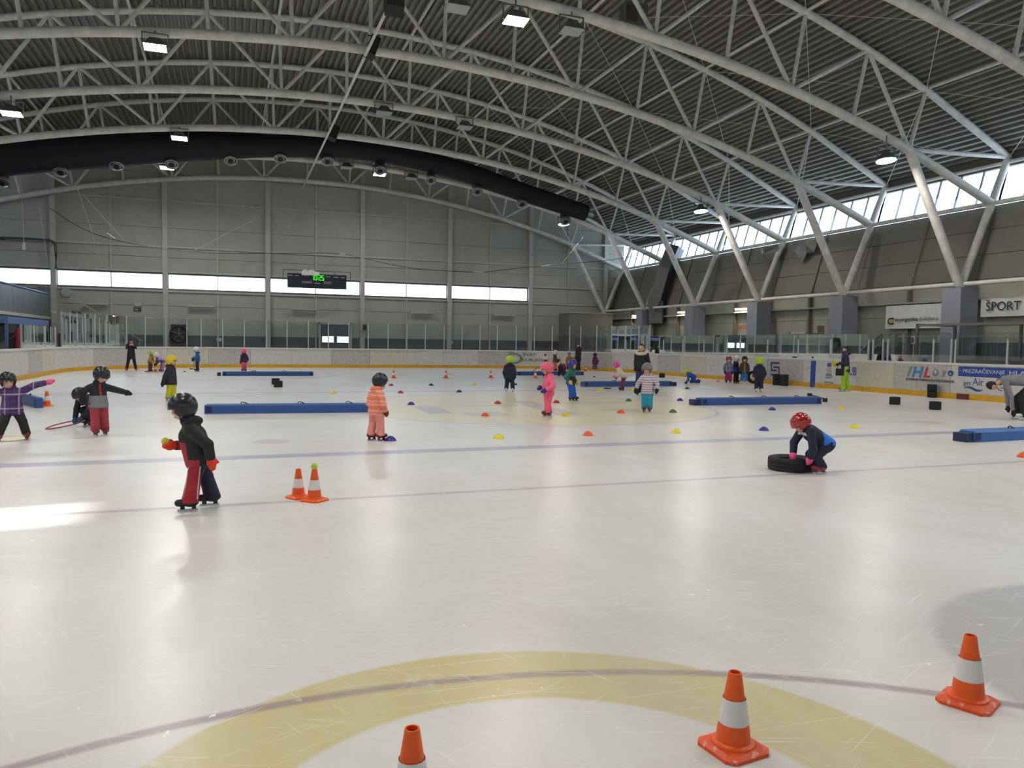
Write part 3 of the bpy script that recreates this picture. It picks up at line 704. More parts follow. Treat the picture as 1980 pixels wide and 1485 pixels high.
# angular S device
o = sign('board_emblem', 'angular slate blue letter device on the barrier above four tyres'); b = MB()
for u0, u1, v0, v1 in ((0, 1, 0, .13), (0, .14, 0, .66), (0, .66, .53, .66), (.3, 1, .3, .43), (.86, 1, .3, .98), (0, 1, .85, .98)):
    X0, X1, Y0, Y1 = 1490.5, 1507.5, 699.5, 726.5; t_ = .035*17
    f = lambda u, v: (X0+(X1-X0)*u, Y0+(Y1-Y0)*v+u*1.2)
    quad_on_board(b, (f(u0, v0), f(u1, v0), f(u1, v1), f(u0, v1)))
sp(b, 'device', mNAVY, o)
# lighthouse panel with JUB
o = sign('lighthouse_print', 'pale board print with grey lighthouse and letters JUB', 'board print'); sp(quad_on_board(MB(), ((1578.5, 700), (1657.5, 703), (1656, 745.5), (1577, 739)), t=.002), 'sheet', mPALE, o)
b = MB(); quad_on_board(b, ((1600, 702), (1607, 702), (1608, 709), (1599.5, 709)), 0, .006); quad_on_board(b, ((1600, 710), (1607.5, 710), (1608.5, 721), (1599, 721)), 1, .006); quad_on_board(b, ((1598, 722), (1607, 722), (1610, 728), (1596, 727)), 2, .006); quad_on_board(b, ((1595, 728.5), (1609, 729), (1607, 732), (1598, 732)), 2, .006); quad_on_board(b, ((1594, 737.5), (1612, 739), (1612, 741.5), (1594, 740)), 2, .006)
sp(b, 'lighthouse', [mPURP, print_mat('print_beige', (178, 176, 164)), mGREYP], o)
p0, p1, p2 = bd(1638, 730), bd(1655.5, 731.5), bd(1655.5, 710)
lettering('lettering', 'JUB', mNAVY, (XB-.008, p0.y, p1.z), SX, SZ, p0.y-p1.y, p2.z-p1.z, o, bold=.01)
# IHL league print
o = sign('league_print', 'green, blue and red letters IHL with crests on the barrier', 'board print')
for body, c_, x0, x1, y0, y1 in (('I', mGREENP, 1753, 1764, 708.5, 728), ('H', mSKY, 1763, 1787, 709, 729), ('L', mREDP, 1785, 1800, 710, 730)):
    a, c2 = bd(x0, y1), bd(x1, y0); lettering('lettering', body, c_, (XB-.006, a.y, a.z), SX, SZ, a.y-c2.y, c2.z-a.z, o, shear=.25, bold=.035)
a, c2 = bd(1752, 733.5), bd(1845, 732); lettering('lettering', 'INTERNATIONALHOCKEYLEAGUE', mDARK, (XB-.006, a.y, a.z-.03), SX, SZ, a.y-c2.y, .085, o, bold=.01)
b = MB()
def disc(b, px, py, r, mi, t=.006, n=18, sx=1.0):
    c = bd(px, py); b.add([(XB-t, c.y+sx*r*math.cos(2*math.pi*i/n), c.z+r*math.sin(2*math.pi*i/n)) for i in range(n)], [tuple(range(n))], mi)
CM = [mGREYP, mPALE, print_mat('print_royal', (52, 70, 140)), print_mat('print_lightblue', (120, 160, 200))]
for a_ in ((1809, 721, .135, 0, .004, 18, .85), (1809, 719, .06, 1, .008), (1838, 722, .13, 1, .004), (1838, 722, .105, 2, .007), (1838, 723, .05, 3, .010)):
    b = MB(); disc(b, *a_); sp(b, 'crest', CM, o)
sp(quad_on_board(MB(), ((1824, 717), (1829, 716), (1826, 728), (1822, 729)), 0, .004), 'crest', CM, o)
# blue ventilation banner and air sign
o = sign('ventilation_print', 'white print with blue PREZRAČEVANJE strip, get Air wave and bear outline', 'board print')
def bq(x0, y0, x1, y1): return ((x0, y0), (x1, y0), (x1, y1), (x0, y1))
zt, zb_ = 1.085, .76; ya, yb_ = bd(1853.5, 710).y, bd(1853.5, 710).y-6.4
sp(MB().bb(XB-.004, XB, ya, yb_, zb_, zt), 'strip', mBLUE, o)
sp(MB().bb(XB-.002, XB, ya, yb_, .22, zb_), 'sheet', mPALE, o)
a, c2 = bd(1862, 722), bd(1943.5, 722)
lettering('lettering', 'PREZRAČEVANJE', mPALE, (XB-.008, a.y, .845), SX, SZ, a.y-c2.y, .20, o, bold=.006)
b = MB(); p = bd(1948, 720); b.bb(XB-.008, XB-.004, p.y-.008, p.y+.008, .83, 1.02); p = bd(1857, 716); b.bb(XB-.008, XB-.004, p.y-.03, p.y+.03, .92, .98); sp(b, 'divider', mSKY, o)
a = bd(1952, 722); lettering('lettering', 'HLAJENJE', mPALE, (XB-.008, a.y, .845), SX, SZ, 1.18, .165, o, bold=.006)
a, c2 = bd(1863, 745), bd(1877, 745); lettering('lettering', 'get', mDARK, (XB-.008, a.y, bd(1870, 747).z), SX, SZ, a.y-c2.y, .15, o)
a, c2 = bd(1880.5, 745), bd(1902, 745); lettering('lettering', 'Air', mPURP, (XB-.008, a.y, bd(1890, 745.5).z), SX, SZ, a.y-c2.y, .24, o)
b = MB()
for off, m_ in ((0, 0), (3.2, 1)):
    pts_ = [bd(1864+i*3.0, 749+off*.6+2.6*math.sin((i/12)*2*math.pi)*-.9+i*.35, .004) for i in range(13)]
    b.path(pts_, [.006+.02*math.sin(math.pi*i/12) for i in range(13)], 6, m_)
sp(b, 'wave', [mNAVY, mPURP], o)
b = MB()
for pts_ in (((1926, 745), (1926.5, 738), (1928, 733.5), (1932, 732), (1942, 733), (1947, 735.5), (1951, 734.5), (1952, 738), (1949, 740.5), (1951, 741), (1956, 742)), ((1926, 745), (1928, 750), (1932, 754), (1938, 756)), ((1935, 749.5), (1939, 751), (1944, 750.5), (1948, 747)), ((1930.5, 735), (1932.5, 735.5)), ((1940, 736.5), (1942, 737))):
    b.path([bd(*p, .004) for p in pts_], .012, 5)
disc(b, 1935, 741.5, .06, 0, .01); sp(b, 'bear_outline', mDARK, o)
# maroon marker on the kick plate at the centre line
o = sign('centre_marker', 'small maroon marker on the yellow kick plate at the centre line')
b = MB(); c_ = bd(1862, 770).y; b.bb(XB-.03, XB-.005, c_-.22, c_+.22, .005, .185); sp(b, 'plate', mMAROON, o)
# sport ljubljana on the curved corner
s_ = rim_s(1029, 694); p, n_, d_ = rim(s_, -.006)
o = empty('city_print', p); rel(o, barrier); tag(o, 'green ring and dark letters ŠPORT LJUBLJANA on the curved barrier')
mINK = print_mat('print_ink', (52, 58, 58)); rd = -d_
def rimtext(body, px0, px1, z, h, m_):
    s0, s1 = rim_s(px0, 690), rim_s(px1, 690); k = text_mesh(body, m_, abs(s0-s1), h, ext=.001, bold=.006)
    co = np.empty(len(k.vertices)*3); k.vertices.foreach_get('co', co); co = co.reshape(-1, 3); out = []
    for x, y, zz in co:
        q, nn, _ = rim(s0-x, -.008-zz); out.append((q.x, q.y, z+y))
    k.vertices.foreach_set('co', np.array(out).ravel()); k.update()
    q = bpy.data.objects.new('lettering', k); put(q); rel(q, o)
rimtext('ŠPORT', 1011, 1035, .80, .27, mINK); rimtext('LJUBLJANA', 1011, 1056, .43, .25, mINK)
b = MB(); c_s = rim_s(993, 690); ptsr = []
for i in range(24):
    t = 2*math.pi*i/24; q, nn, _ = rim(c_s-.50*math.cos(t), -.010); ptsr.append((q.x, q.y, .67+.31*math.sin(t)))
b.path(ptsr, [.045+.03*math.cos(2*math.pi*i/24) for i in range(24)], 6, 0, True); rel(b.build('ring', print_mat('ring_green', (92, 132, 88))), o)
# ------------------------------------------------------------------ scoreboard
def part(nm, b, m_, par, smooth=False): return rel(b.build(nm, m_, None, smooth), par)
SBY = 50.5
o = empty('scoreboard', (5.18, SBY, 4.95)); tag(o, 'black electronic scoreboard with green clock digits hung before the windows', 'scoreboard')
part('cabinet', MB().bb(3.35, 7.0, SBY-.0, SBY+.16, 4.96, 5.86), mat('scoreboard_black', (.012, .016, .028), .35), o)
mLED = emat('led_green', (.06, .85, .01), 1.0)
mSBT = print_mat('scoreboard_print', (176, 182, 190))
def onSB(px, py): return onY(px, py, SBY-.004)
def sbtext(body, x0, x1, y0, y1, m_, **kw):
    a, c2 = onSB(x0, y1), onSB(x1, y0); q = lettering('lettering', body, m_, (a.x, SBY-.006, min(a.z, onSB(x1, y1).z)), (1, 0, 0), (0, 0, 1), c2.x-a.x, c2.z-a.z, None, **kw); rel(q, o)
# seven segment clock
SEG = {'1': 'bc', '0': 'abcdef', '2': 'abged', '5': 'afgcd'}
def digit(b, ch, x, z, w, h):
    t = .034
    for s_ in SEG[ch]:
        x0, x1, z0, z1 = {'a': (x, x+w, z+h-t, z+h), 'd': (x, x+w, z, z+t), 'g': (x, x+w, z+h/2-t/2, z+h/2+t/2), 'f': (x, x+t, z+h/2, z+h), 'b': (x+w-t, x+w, z+h/2, z+h), 'e': (x, x+t, z, z+h/2), 'c': (x+w-t, x+w, z, z+h/2)}[s_]
        b.bb(x0, x1, SBY-.012, SBY-.002, z0, z1)
a, c2 = onSB(603.5, 541.5), onSB(627, 533); W0 = c2.x-a.x; H0 = c2.z-a.z
for ch, u in (('1', .0), ('0', .20), ('2', .54), ('5', .78)):
    b = MB(); digit(b, ch, a.x+u*W0-(.04 if ch == '1' else 0), a.z, .20*W0, H0); part('digit', b, mLED, o)
b = MB(); b.bb(a.x+.455*W0, a.x+.50*W0, SBY-.012, SBY-.002, a.z+.22*H0, a.z+.36*H0); part('colon_dot', b, mLED, o); b = MB(); b.bb(a.x+.455*W0, a.x+.50*W0, SBY-.012, SBY-.002, a.z+.62*H0, a.z+.76*H0); part('colon_dot', b, mLED, o)
sbtext('DOMAČI', 584, 603, 542.6, 547.3, mSBT, bold=.006); sbtext('GOSTI', 626, 640.3, 544.8, 549, mSBT, bold=.006)
sbtext('TIME OUT', 588, 597.5, 531.8, 533.8, mSBT); sbtext('TIME OUT', 630, 639.5, 534.2, 536.2, mSBT)
for x0, x1, y in ((556.5, 566, 532), (570.5, 578, 532.8), (645, 654.5, 536), (659, 666.5, 536.8), (608, 619, 547.5)):
    b = MB(); p, q = onSB(x0, y), onSB(x1, y); b.bb(p.x, q.x, SBY-.006, SBY-.001, p.z-.02, p.z+.02); part('caption', b, mSBT, o)
b = MB()
X0, X1, Z0, Z1 = 3.1, 7.29, 4.58, 6.09
for zz in (Z0, Z1): b.tube((X0, SBY+.3, zz), (X1, SBY+.3, zz), .02, 6)
for xx in (X0, X0+1.25, X0+2.1, X0+3.2, X1): b.tube((xx, SBY+.3, Z0), (xx, SBY+.3, Z1), .015, 6); b.tube((xx, SBY+.3, Z0+.4), (xx, SBY+.08, Z0+.4), .012, 5)
part('cage', b, mBLACK, o)
b = MB()
for x0, x1, y1 in ((3.1, 2.2, 49.0), (4.6, 4.9, 51.2), (5.6, 5.4, 51.2), (7.29, 6.0, 49.0)):
    b = MB(); b.tube((x0, SBY+.3, 6.09), (x1, 52.42, zbot(x1)-.05), .010, 5); part('suspension_wire', b, mROPE, o)
# white sheet lying over its top edge
pts_ = [onSB(px, py) for px, py in ((583, 532), (583.5, 524), (587, 521.3), (592, 521.3), (595, 524), (599, 522), (606, 522.3), (610, 525.5), (616.5, 526.5), (617, 533))]
b = MB(); b.prism([(p.x, p.z) for p in pts_], (0, SBY-.01, 0), (1, 0, 0), (0, 0, 1), .16)
tag(b.build('white_sheet', mWHITE), 'white crumpled sheet lying on top of the scoreboard', 'sheet')

# ------------------------------------------------------------------ things on and before the far wall
for x0, x1, y, lb in ((164, 210, 587, 'above the stairs'), (362, 414.5, 591.6, 'above the dark wheel banner'), (562, 613, 597.5, 'below the scoreboard'), (793.5, 839.5, 604.4, 'between the double door and the barrier print'), (955, 996, 609, 'beside the corner kiosk')):
    a, c2 = onY(x0, y, 52.85), onY(x1, y+.8, 52.85); o = empty('strip_lamp', ((a.x+c2.x)/2, 52.85, a.z)); tag(o, 'unlit long strip lamp on the end wall '+lb, 'strip lamp', 'unlit strip lamps on the end wall')
    part('lamp_body', MB().bb(a.x, c2.x, 52.76, 52.94, a.z-.05, a.z+.05), mGIRT, o); part('lamp_tube', MB().tube((a.x+.05, 52.84, a.z-.075), (c2.x-.05, 52.84, a.z-.075), .03, 8), mLAMPOFF, o); part('wall_arm', MB().bb(a.x+.3, a.x+.36, 52.9, 53.16, a.z-.02, a.z+.02).bb(c2.x-.36, c2.x-.3, 52.9, 53.16, a.z-.02, a.z+.02), mGIRT, o)
# double door with self-glowing lower panes
a, c2 = onY(620, 627, 53.0), onY(677, 627, 53.0)
o = empty('door_1', ((a.x+c2.x)/2, 53.05, 0)); tag(o, 'dark grey double door with bright panes in the end wall', kind='structure')
xm = (a.x+c2.x)/2; zt = a.z
mDOOR = mat('door_grey', sc((92, 98, 108)), .5)
part('door_frame', MB().bb(a.x-.12, a.x, 52.95, 53.18, 0, zt+.1).bb(c2.x, c2.x+.12, 52.95, 53.18, 0, zt+.1).bb(a.x-.12, c2.x+.12, 52.95, 53.18, zt, zt+.12), mGIRT, o)
mDAYGLOW = emat('daylight_glow_pane', (.9, .96, 1.0), 1.6)  # emission put into the panes stands in for daylight behind the closed wall
for xa, xb in ((a.x, xm-.01), (xm+.01, c2.x)):
    l_ = part('door_leaf', MB().bb(xa, xb, 53.0, 53.1, 0, 1.55).bb(xa, xb, 53.0, 53.1, 1.95, zt).bb(xa, xa+.1, 53.0, 53.1, 1.55, 1.95).bb(xb-.1, xb, 53.0, 53.1, 1.55, 1.95), mDOOR, o)
    rel(MB().bb(xa+.1, xb-.1, 53.03, 53.06, 1.55, 1.95).build('pane', mDAYGLOW), o)
# banner with a wheel
a, c2 = onY(330, 627, 52.4), onY(362, 671, 52.4); cx, cz = (a.x+c2.x)/2, 1.95
o = empty('wheel_banner', (cx, 52.4, 0)); tag(o, 'dark banner showing a car wheel standing behind the far glass', 'banner')
part('banner_sheet', MB().bb(a.x, c2.x, 52.38, 52.42, -.05, a.z), mat('banner_dark', sc((52, 44, 52)), .6, var=.2), o)
b = MB(); b.path([(cx+.47*math.cos(t), 52.35, cz+.5*math.sin(t)) for t in np.linspace(0, 2*math.pi, 24, endpoint=False)], .09, 6, 0, True); part('tyre_print', b, mat('wheel_black', sc((22, 22, 30)), .5), o, True)
b = MB(); 
for i in range(5):
    t = math.pi/2+i*2*math.pi/5; b.tube((cx+.08*math.cos(t), 52.36, cz+.08*math.sin(t)), (cx+.40*math.cos(t), 52.36, cz+.40*math.sin(t)), .045, 6, .06)
b.lathe([(.0, -.02), (.10, 0), (.0, .03)], 10, (cx, 52.36, cz), 0, Matrix.Rotation(math.pi/2, 3, 'X')); part('wheel_spokes', b, mat('wheel_grey', sc((92, 96, 104)), .4), o)
# green exit sign and its lamp, wall loudspeaker
p = onY(266, 598.5, 53.1); o = empty('exit_sign', p); tag(o, 'small dark green exit sign on the end wall', 'exit sign'); part('sign_plate', MB().box(p, (.42, .06, .17)), mat('exit_green', sc((38, 84, 66)), .5), o); part('arrow', MB().box(p+Vector((-.05, -.035, 0)), (.2, .01, .05)), mWHITE, o)
p = onY(267, 588.5, 53.05); o = empty('emergency_lamp', p); tag(o, 'small white emergency lamp above the exit sign', 'lamp'); part('lamp_body', MB().box(p, (.36, .12, .22)), mGIRT, o); part('conduit', MB().tube(p+Vector((.3, .05, -.05)), p+Vector((.3, .05, .85)), .015, 6).tube(p+Vector((0, .05, -.05)), p+Vector((.3, .05, -.05)), .015, 6), mGIRT, o)
p = onY(705, 633, 52.75); o = empty('wall_loudspeaker', p); tag(o, 'small black loudspeaker on the end wall beside the double door', 'loudspeaker'); part('cabinet', MB().box(p, (.22, .25, .36)), mBLACK, o); part('wall_arm', MB().box(p+Vector((-.12, .2, -.16)), (.3, .35, .03)), mGIRT, o)
p = onY(128, 566, 53.08); o = empty('wall_gauge', p); tag(o, 'round pale dial on the end wall under the windows', 'dial'); part('dial', MB().lathe([(.28, -.08), (.28, .02), (.26, .05), (.0, .05)], 20, p, 0, Matrix.Rotation(math.pi/2, 3, 'X')), mGIRT, o, True); part('dial_face', MB().lathe([(.22, .05), (.22, .06), (.0, .06)], 20, p, 0, Matrix.Rotation(math.pi/2, 3, 'X')), mLAMPOFF, o)
# small paper notices on the wainscot
for px, py, Y in ((423.5, 656.5, 53.12), (872, 662, 53.12)):
    p = onY(px, py, Y); tag(MB().box(p, (.30, .02, .22)).build('paper_notice', mWHITE), 'white paper notice on the grey wainscot '+('near the wheel banner' if px < 600 else 'far from the wheel banner'), 'notice')
# staircase to the stand
o = empty('stair_flight', (-6, 52.2, 0)); tag(o, 'dark steel stair flight with handrail climbing to the stand', 'stairs')
A, Bp = onY(143, 592, 52.2), onY(262, 668, 52.2); n = 12
for i in range(n):
    t = (i+.5)/n; p = A.lerp(Bp, t); part('tread', MB().box((p.x, 52.2, p.z-.25), (abs(Bp.x-A.x)/n*1.05, 1.0, .05)), mWAINS, o)
for yy in (51.7, 52.7):
    part('stringer', MB().tube((A.x, yy, A.z-.3), (Bp.x, yy, Bp.z-.3), .09, 4), mSEAM, o)
a_, b_ = onY(143, 577, 51.7), onY(276, 660, 51.7); part('newel', MB().bb(Bp.x-.08, Bp.x+.08, 51.6, 52.8, -.05, Bp.z-.2), mSEAM, o); part('handrail', MB().path([onY(105, 576, 51.7), a_, b_], .022, 6), mGIRT, o)
for t in np.linspace(.05, .95, 6): p = a_.lerp(b_, t); part('baluster', MB().tube((p.x, 51.7, p.z), (p.x, 51.7, max(.0, p.z-1.15)), .014, 5), mGIRT, o)
# corner kiosk
a, c2 = onY(1101, 605, 50.9), onY(1185, 604, 50.9)
o = empty('corner_kiosk', ((a.x+c2.x)/2, 51.8, 0)); tag(o, 'tall grey box kiosk in the hall corner behind the glass', 'kiosk')
part('walls', MB().bb(a.x, c2.x, 50.9, 52.7, 0, a.z), mat('kiosk_grey', sc((120, 120, 116)), .5, var=.08), o); part('plinth', MB().bb(a.x-.03, c2.x+.03, 50.86, 52.73, 0, .25), mWAINS, o); part('cover_edge', MB().bb(a.x-.05, c2.x+.05, 50.84, 52.75, a.z, a.z+.06), mGIRT, o)
part('hatch', MB().bb(a.x+.5, c2.x-.5, 50.85, 50.9, .9, 2.2), mWAINS, o)
# yellow tubs behind the corner glass
for px, lb in ((1167, 'larger'), (1194, 'smaller')):
    s_ = rim_s(px, 690); p, n_, d_ = rim(s_, 1.0); k = 1.0 if px < 1180 else .8
    o = empty('yellow_tub', (p.x, p.y, -.05)); tag(o, lb+' yellow plastic tub stack showing over the corner barrier', 'plastic tub')
    MB().lathe([(.42*k, 0), (.50*k, .9), (.52*k, 1.2*k+.1), (.40*k, 1.36*k), (.15, 1.44*k), (.0, 1.45*k)], 18).build('tub_shell', mat('tub_yellow', sc((170, 164, 60)), .5), o, True)
    MB().lathe([(.54*k, 1.18*k+.1), (.56*k, 1.22*k+.1), (.54*k, 1.26*k+.1)], 18, cap=False).build('rim_band', mat('tub_yellow', sc((170, 164, 60)), .5), o, True)

# ------------------------------------------------------------------ side wall: tubes, banners, signs, cabinets
for x0, x1, y in ((1223, 1238, 611), (1311, 1332, 604.5), (1422, 1453, 598.5)):
    a, c2 = onX(x0, y, 27.1), onX(x1, y-.8, 27.1); o = empty('strip_lamp', (27.1, (a.y+c2.y)/2, a.z)); tag(o, 'lit warm strip lamp on the side wall %s' % {1223: 'beside the corner kiosk', 1311: 'between the kiosk and the no-smoking words', 1422: 'above the no-smoking words'}[x0], 'strip lamp', 'lit strip lamps on the side wall')
    part('lamp_body', MB().bb(27.06, 27.18, c2.y, a.y, a.z+.03, a.z+.10), mGIRT, o); part('lamp_tube', MB().tube((27.08, c2.y+.03, a.z), (27.08, a.y-.03, a.z), .045, 8), mTUBEON, o); part('wall_arm', MB().bb(27.12, 27.33, (a.y+c2.y)/2-.05, (a.y+c2.y)/2+.05, a.z+.04, a.z+.08), mGIRT, o)
    ld = bpy.data.lights.new('strip_lamp_glow', 'AREA'); ld.shape = 'RECTANGLE'; ld.size = .1; ld.size_y = abs(a.y-c2.y)*.95; ld.energy = 25; ld.color = (1, .86, .6)
    q = bpy.data.objects.new('strip_lamp_glow', ld); put(q); q.location = (27.0, (a.y+c2.y)/2, a.z-.08); q.rotation_euler = (0, math.radians(30), 0); rel(q, o)
def wall_banner(name, label, px0, px1, y0, y1, X=27.02, width=None):
    a, c2 = onX(px0, y0, X), onX(px1, y1, X); ya_, yb_ = a.y, (c2.y if width is None else a.y-width)
    zt, zb_ = a.z, onX(px0, y1, X).z
    o = empty(name, (X, (ya_+yb_)/2, zb_)); tag(o, label, 'banner'); n = 24; P = []
    for j in (0, 1):
        P.append([Vector((X+.02*math.sin(i*1.3+j)+.012*math.sin(i*2.9), ya_+(yb_-ya_)*i/n, zb_ if j == 0 else zt)) for i in range(n+1)])
    b = MB(); b.grid(P); P2 = [[p+Vector((.012, 0, 0)) for p in r_] for r_ in P]; b.grid(list(reversed(P2)))
    part('cloth', b, mat('banner_white', sc((214, 214, 210)), .5, var=.06), o, True)
    for yy, zz in ((ya_, zt), (yb_, zt), (ya_, zb_), (yb_, zb_)): part('tie', MB().tube((X, yy, zz), (27.3, yy+(.1 if yy == ya_ else -.1), zz+.05), .008, 5), mROPE, o)
    return o, ya_, yb_, zb_, zt
o, ya, yb_, zb_, zt = wall_banner('energy_banner', 'white banner reading energetika ljubljana beside a grey pier', 1713, 1827.5, 592, 636)
X = 26.96; Hh = zt-zb_; Wd = ya-yb_
q = lettering('lettering', 'energetika', mDARK, (X, ya-.19*Wd, zb_+.27*Hh), SX, SZ, .39*Wd, .21*Hh, None, bold=.012); rel(q, o)
q = lettering('lettering', 'ljubljana', mDARK, (X, ya-.60*Wd, zb_+.27*Hh), SX, SZ, .30*Wd, .215*Hh, None, shear=.2, bold=-.006); rel(q, o)
mLIME = print_mat('print_lime', (190, 188, 70))
b = MB(); y0 = ya-.065*Wd
b.path([(X, ya-.165*Wd, zb_+.45*Hh), (X, ya-.10*Wd, zb_+.45*Hh), (X, ya-.075*Wd, zb_+.40*Hh), (X, ya-.07*Wd, zb_+.33*Hh), (X, ya-.08*Wd, zb_+.26*Hh), (X, ya-.10*Wd, zb_+.22*Hh), (X, ya-.165*Wd, zb_+.22*Hh)], .032, 6); part('emblem_arc', b, mDARK, o)
b = MB(); b.bb(X-.005, X+.01, ya-.165*Wd, ya-.095*Wd, zb_+.27*Hh, zb_+.40*Hh); part('emblem_core', b, mLIME, o); b = MB(); b.bb(X-.02, X-.004, ya-.165*Wd, ya-.10*Wd, zb_+.325*Hh, zb_+.345*Hh); part('emblem_bar', b, mDARK, o)
o, ya, yb_, zb_, zt = wall_banner('sport_banner', 'cream white banner reading ŠPORT in tall black letters', 1897, 1980, 575, 613, width=5.2)
a, c2 = onX(1906, 602, X), onX(1973, 602, X); q = lettering('lettering', 'ŠPORT', mDARK, (X, a.y, zb_+.29*(zt-zb_)), SX, SZ, a.y-c2.y, .56*(zt-zb_), None, bold=.004); rel(q, o)
# red no-smoking words painted on the wall
a, c2 = onX(1427, 637, 27.31), onX(1456, 636, 27.31); o = empty('wall_words', (27.3, a.y, a.z)); tag(o, 'small red words KADITI PREP painted on the side wall', 'painted words')
q = lettering('lettering', 'KADITI PREP', mREDP, (27.31, a.y, a.z), SX, SZ, a.y-c2.y, .24, None, bold=.01); rel(q, o)
for body, px, y0, y1 in (('A', 1382.4, 651.5, 663.8), ('B', 1765, 650, 665.5)):
    p0, p1 = onX(px, y1, 26.0), onX(px, y0, 26.0); hh = p1.z-p0.z; o = empty('letter_sign', p0); tag(o, 'small pale sign with dark letter %s above the team boxes' % body, 'sign')
    part('plate', MB().bb(26.0, 26.03, p0.y-.2*hh*1.4, p0.y+.2*hh*1.4, p0.z, p1.z), print_mat('sign_pale', (206, 220, 232)), o)
    q = lettering('lettering', body, mDARK, (25.99, p0.y+.18*hh, p0.z+.2*hh), SX, SZ, .36*hh, .62*hh, None, bold=.03); rel(q, o); part('stem', MB().tube((26.04, p0.y, -.05), (26.04, p0.y, p0.z+.05), .02, 6), mGIRT, o)
# red hose cabinet, pale locker, white cabinet, doors and odds along the side wall
def wallbox(name, label, cat, px0, px1, y0, m_, X=26.9, dep=.45, ztop_=None, extra=None, zb0=-.05):
    a, c2 = onX(px0, y0, X), onX(px1, y0, X); zt = a.z if ztop_ is None else ztop_; o = empty(name, (X+dep/2, (a.y+c2.y)/2, zb0)); tag(o, label, cat)
    part('body', MB().bb(X, X+dep, c2.y, a.y, zb0, zt), m_, o)
    part('front', MB().bb(X-.02, X, c2.y+.05, a.y-.05, zb0+.08, zt-.06), m_, o); part('handle', MB().bb(X-.05, X-.02, c2.y+.10, c2.y+.14, (zb0+zt)/2-.1, (zb0+zt)/2+.1), mBLACK, o); return o
wallbox('hose_cabinet', 'red fire hose cabinet beside a grey pier', 'fire cabinet', 1440, 1449, 668.5, mat('cabinet_red', sc((150, 42, 42)), .4), 25.75, .25, None)
wallbox('pale_locker', 'pale blue tall locker behind the side glass', 'locker', 1286, 1309, 657, mat('locker_blue', sc((150, 176, 190)), .5), 25.2, .6)
wallbox('white_cabinet', 'cream cabinet with dark edge behind the side glass', 'cabinet', 1385, 1418, 667, mat('cabinet_cream', sc((176, 174, 160)), .5), 25.0, .6)
wallbox('blue_cabinet', 'dark blue cabinet beside the cream one', 'cabinet', 1349, 1375, 665, mat('cabinet_blue', sc((44, 62, 92)), .5), 25.0, .6)
wallbox('grey_counter', 'wide grey counter between two piers', 'counter', 1560, 1604, 663, mat('counter_grey', sc((88, 100, 106)), .5), 24.6, .6)
wallbox('notice_cabinet', 'grey cabinet with white notices near the counter', 'cabinet', 1496, 1530, 664, mat('counter_grey', sc((88, 100, 106)), .5), 24.9, .5)
for x0, x1, y0, y1 in ((1506, 1519, 667, 680), (1496, 1502, 667.5, 680)):
    a, c2 = onX(x0, y0, 24.86), onX(x1, y1, 24.86); tag(MB().bb(24.84, 24.86, a.y, c2.y, onX(x0, y1, 24.86).z, a.z).build('paper_notice', print_mat('paper', (190, 204, 212))), 'white paper on the grey cabinet, %s sheet' % ('wide' if x1-x0 > 8 else 'narrow'), 'notice')
a, c2 = onX(1530.5, 646, 27.28), onX(1560, 646, 27.28); o = empty('door_2', (27.28, (a.y+c2.y)/2, 0)); tag(o, 'bluish grey door in the side wall', kind='structure')
part('door_leaf', MB().bb(27.24, 27.3, c2.y, a.y, 0, a.z), mat('door_bluegrey', sc((110, 126, 138)), .5), o); part('door_frame', MB().bb(27.2, 27.3, a.y, a.y+.1, 0, a.z+.1).bb(27.2, 27.3, c2.y-.1, c2.y, 0, a.z+.1).bb(27.2, 27.3, c2.y-.1, a.y+.1, a.z, a.z+.1), mGIRT, o)
a = onX(1578, 648, 24.7); o = empty('folded_chair', (24.75, a.y, 0)); tag(o, 'brown wooden chair standing on the grey counter', 'chair')
zc = onX(1578, 663, 24.7).z; mWOOD = mat('chair_wood', sc((92, 82, 70)), .5)
part('backrest', MB().box((24.95, a.y, zc+.62), (.03, .40, .30)), mWOOD, o); part('seat', MB().box((24.78, a.y, zc+.42), (.40, .42, .04)), mWOOD, o)
for sx, sy in ((-.17, -.17), (-.17, .17), (.17, -.17), (.17, .17)): part('leg', MB().tube((24.78+sx, a.y+sy, zc+.01), (24.78+sx*.95, a.y+sy, zc+(.75 if sx > 0 else .42)), .018, 6), mWOOD, o)
# players bench shelter
p0 = onX(1776, 627, 23.5); ZT = p0.z; Y1, Y0 = p0.y, 9.0
o = empty('bench_shelter', (24.2, (Y0+Y1)/2, -.05)); tag(o, 'grey framed bench shelter with clear roof beside the lettered boards', 'shelter')
mSHF = mat('shelter_frame', sc((120, 116, 112)), .5)
part('roof_frame', MB().bb(23.4, 23.48, Y0, Y1, ZT-.08, ZT).bb(25.2, 25.28, Y0, Y1, ZT-.02, ZT+.06).bb(23.4, 25.28, Y1-.06, Y1, ZT-.06, ZT+.02).bb(23.4, 25.28, Y0, Y0+.06, ZT-.06, ZT+.02).bb(24.3, 24.36, Y0, Y1, ZT-.04, ZT+.03), mSHF, o)
part('roof_sheet', MB().add([(23.44, Y0, ZT+.005), (25.24, Y0, ZT+.065), (25.24, Y1, ZT+.065), (23.44, Y1, ZT+.005)], [(0, 1, 2, 3)]), filmmat('shelter_sheet', (.45, .43, .42), .4, .25), o)
for yy in (Y1-.05, Y1-2.6, Y1-5.2, Y1-7.8, Y0+.05):
    part('post', MB().bb(25.2, 25.28, yy-.04, yy+.04, -.05, ZT), mSHF, o)
part('post', MB().bb(23.4, 23.48, Y1-.06, Y1+.02, -.05, ZT), mSHF, o)
part('back_sheet', MB().add([(25.24, Y0, 1.0), (25.24, Y1, 1.0), (25.24, Y1, ZT-.02), (25.24, Y0, ZT-.02)], [(0, 1, 2, 3)]), mGLASS, o)
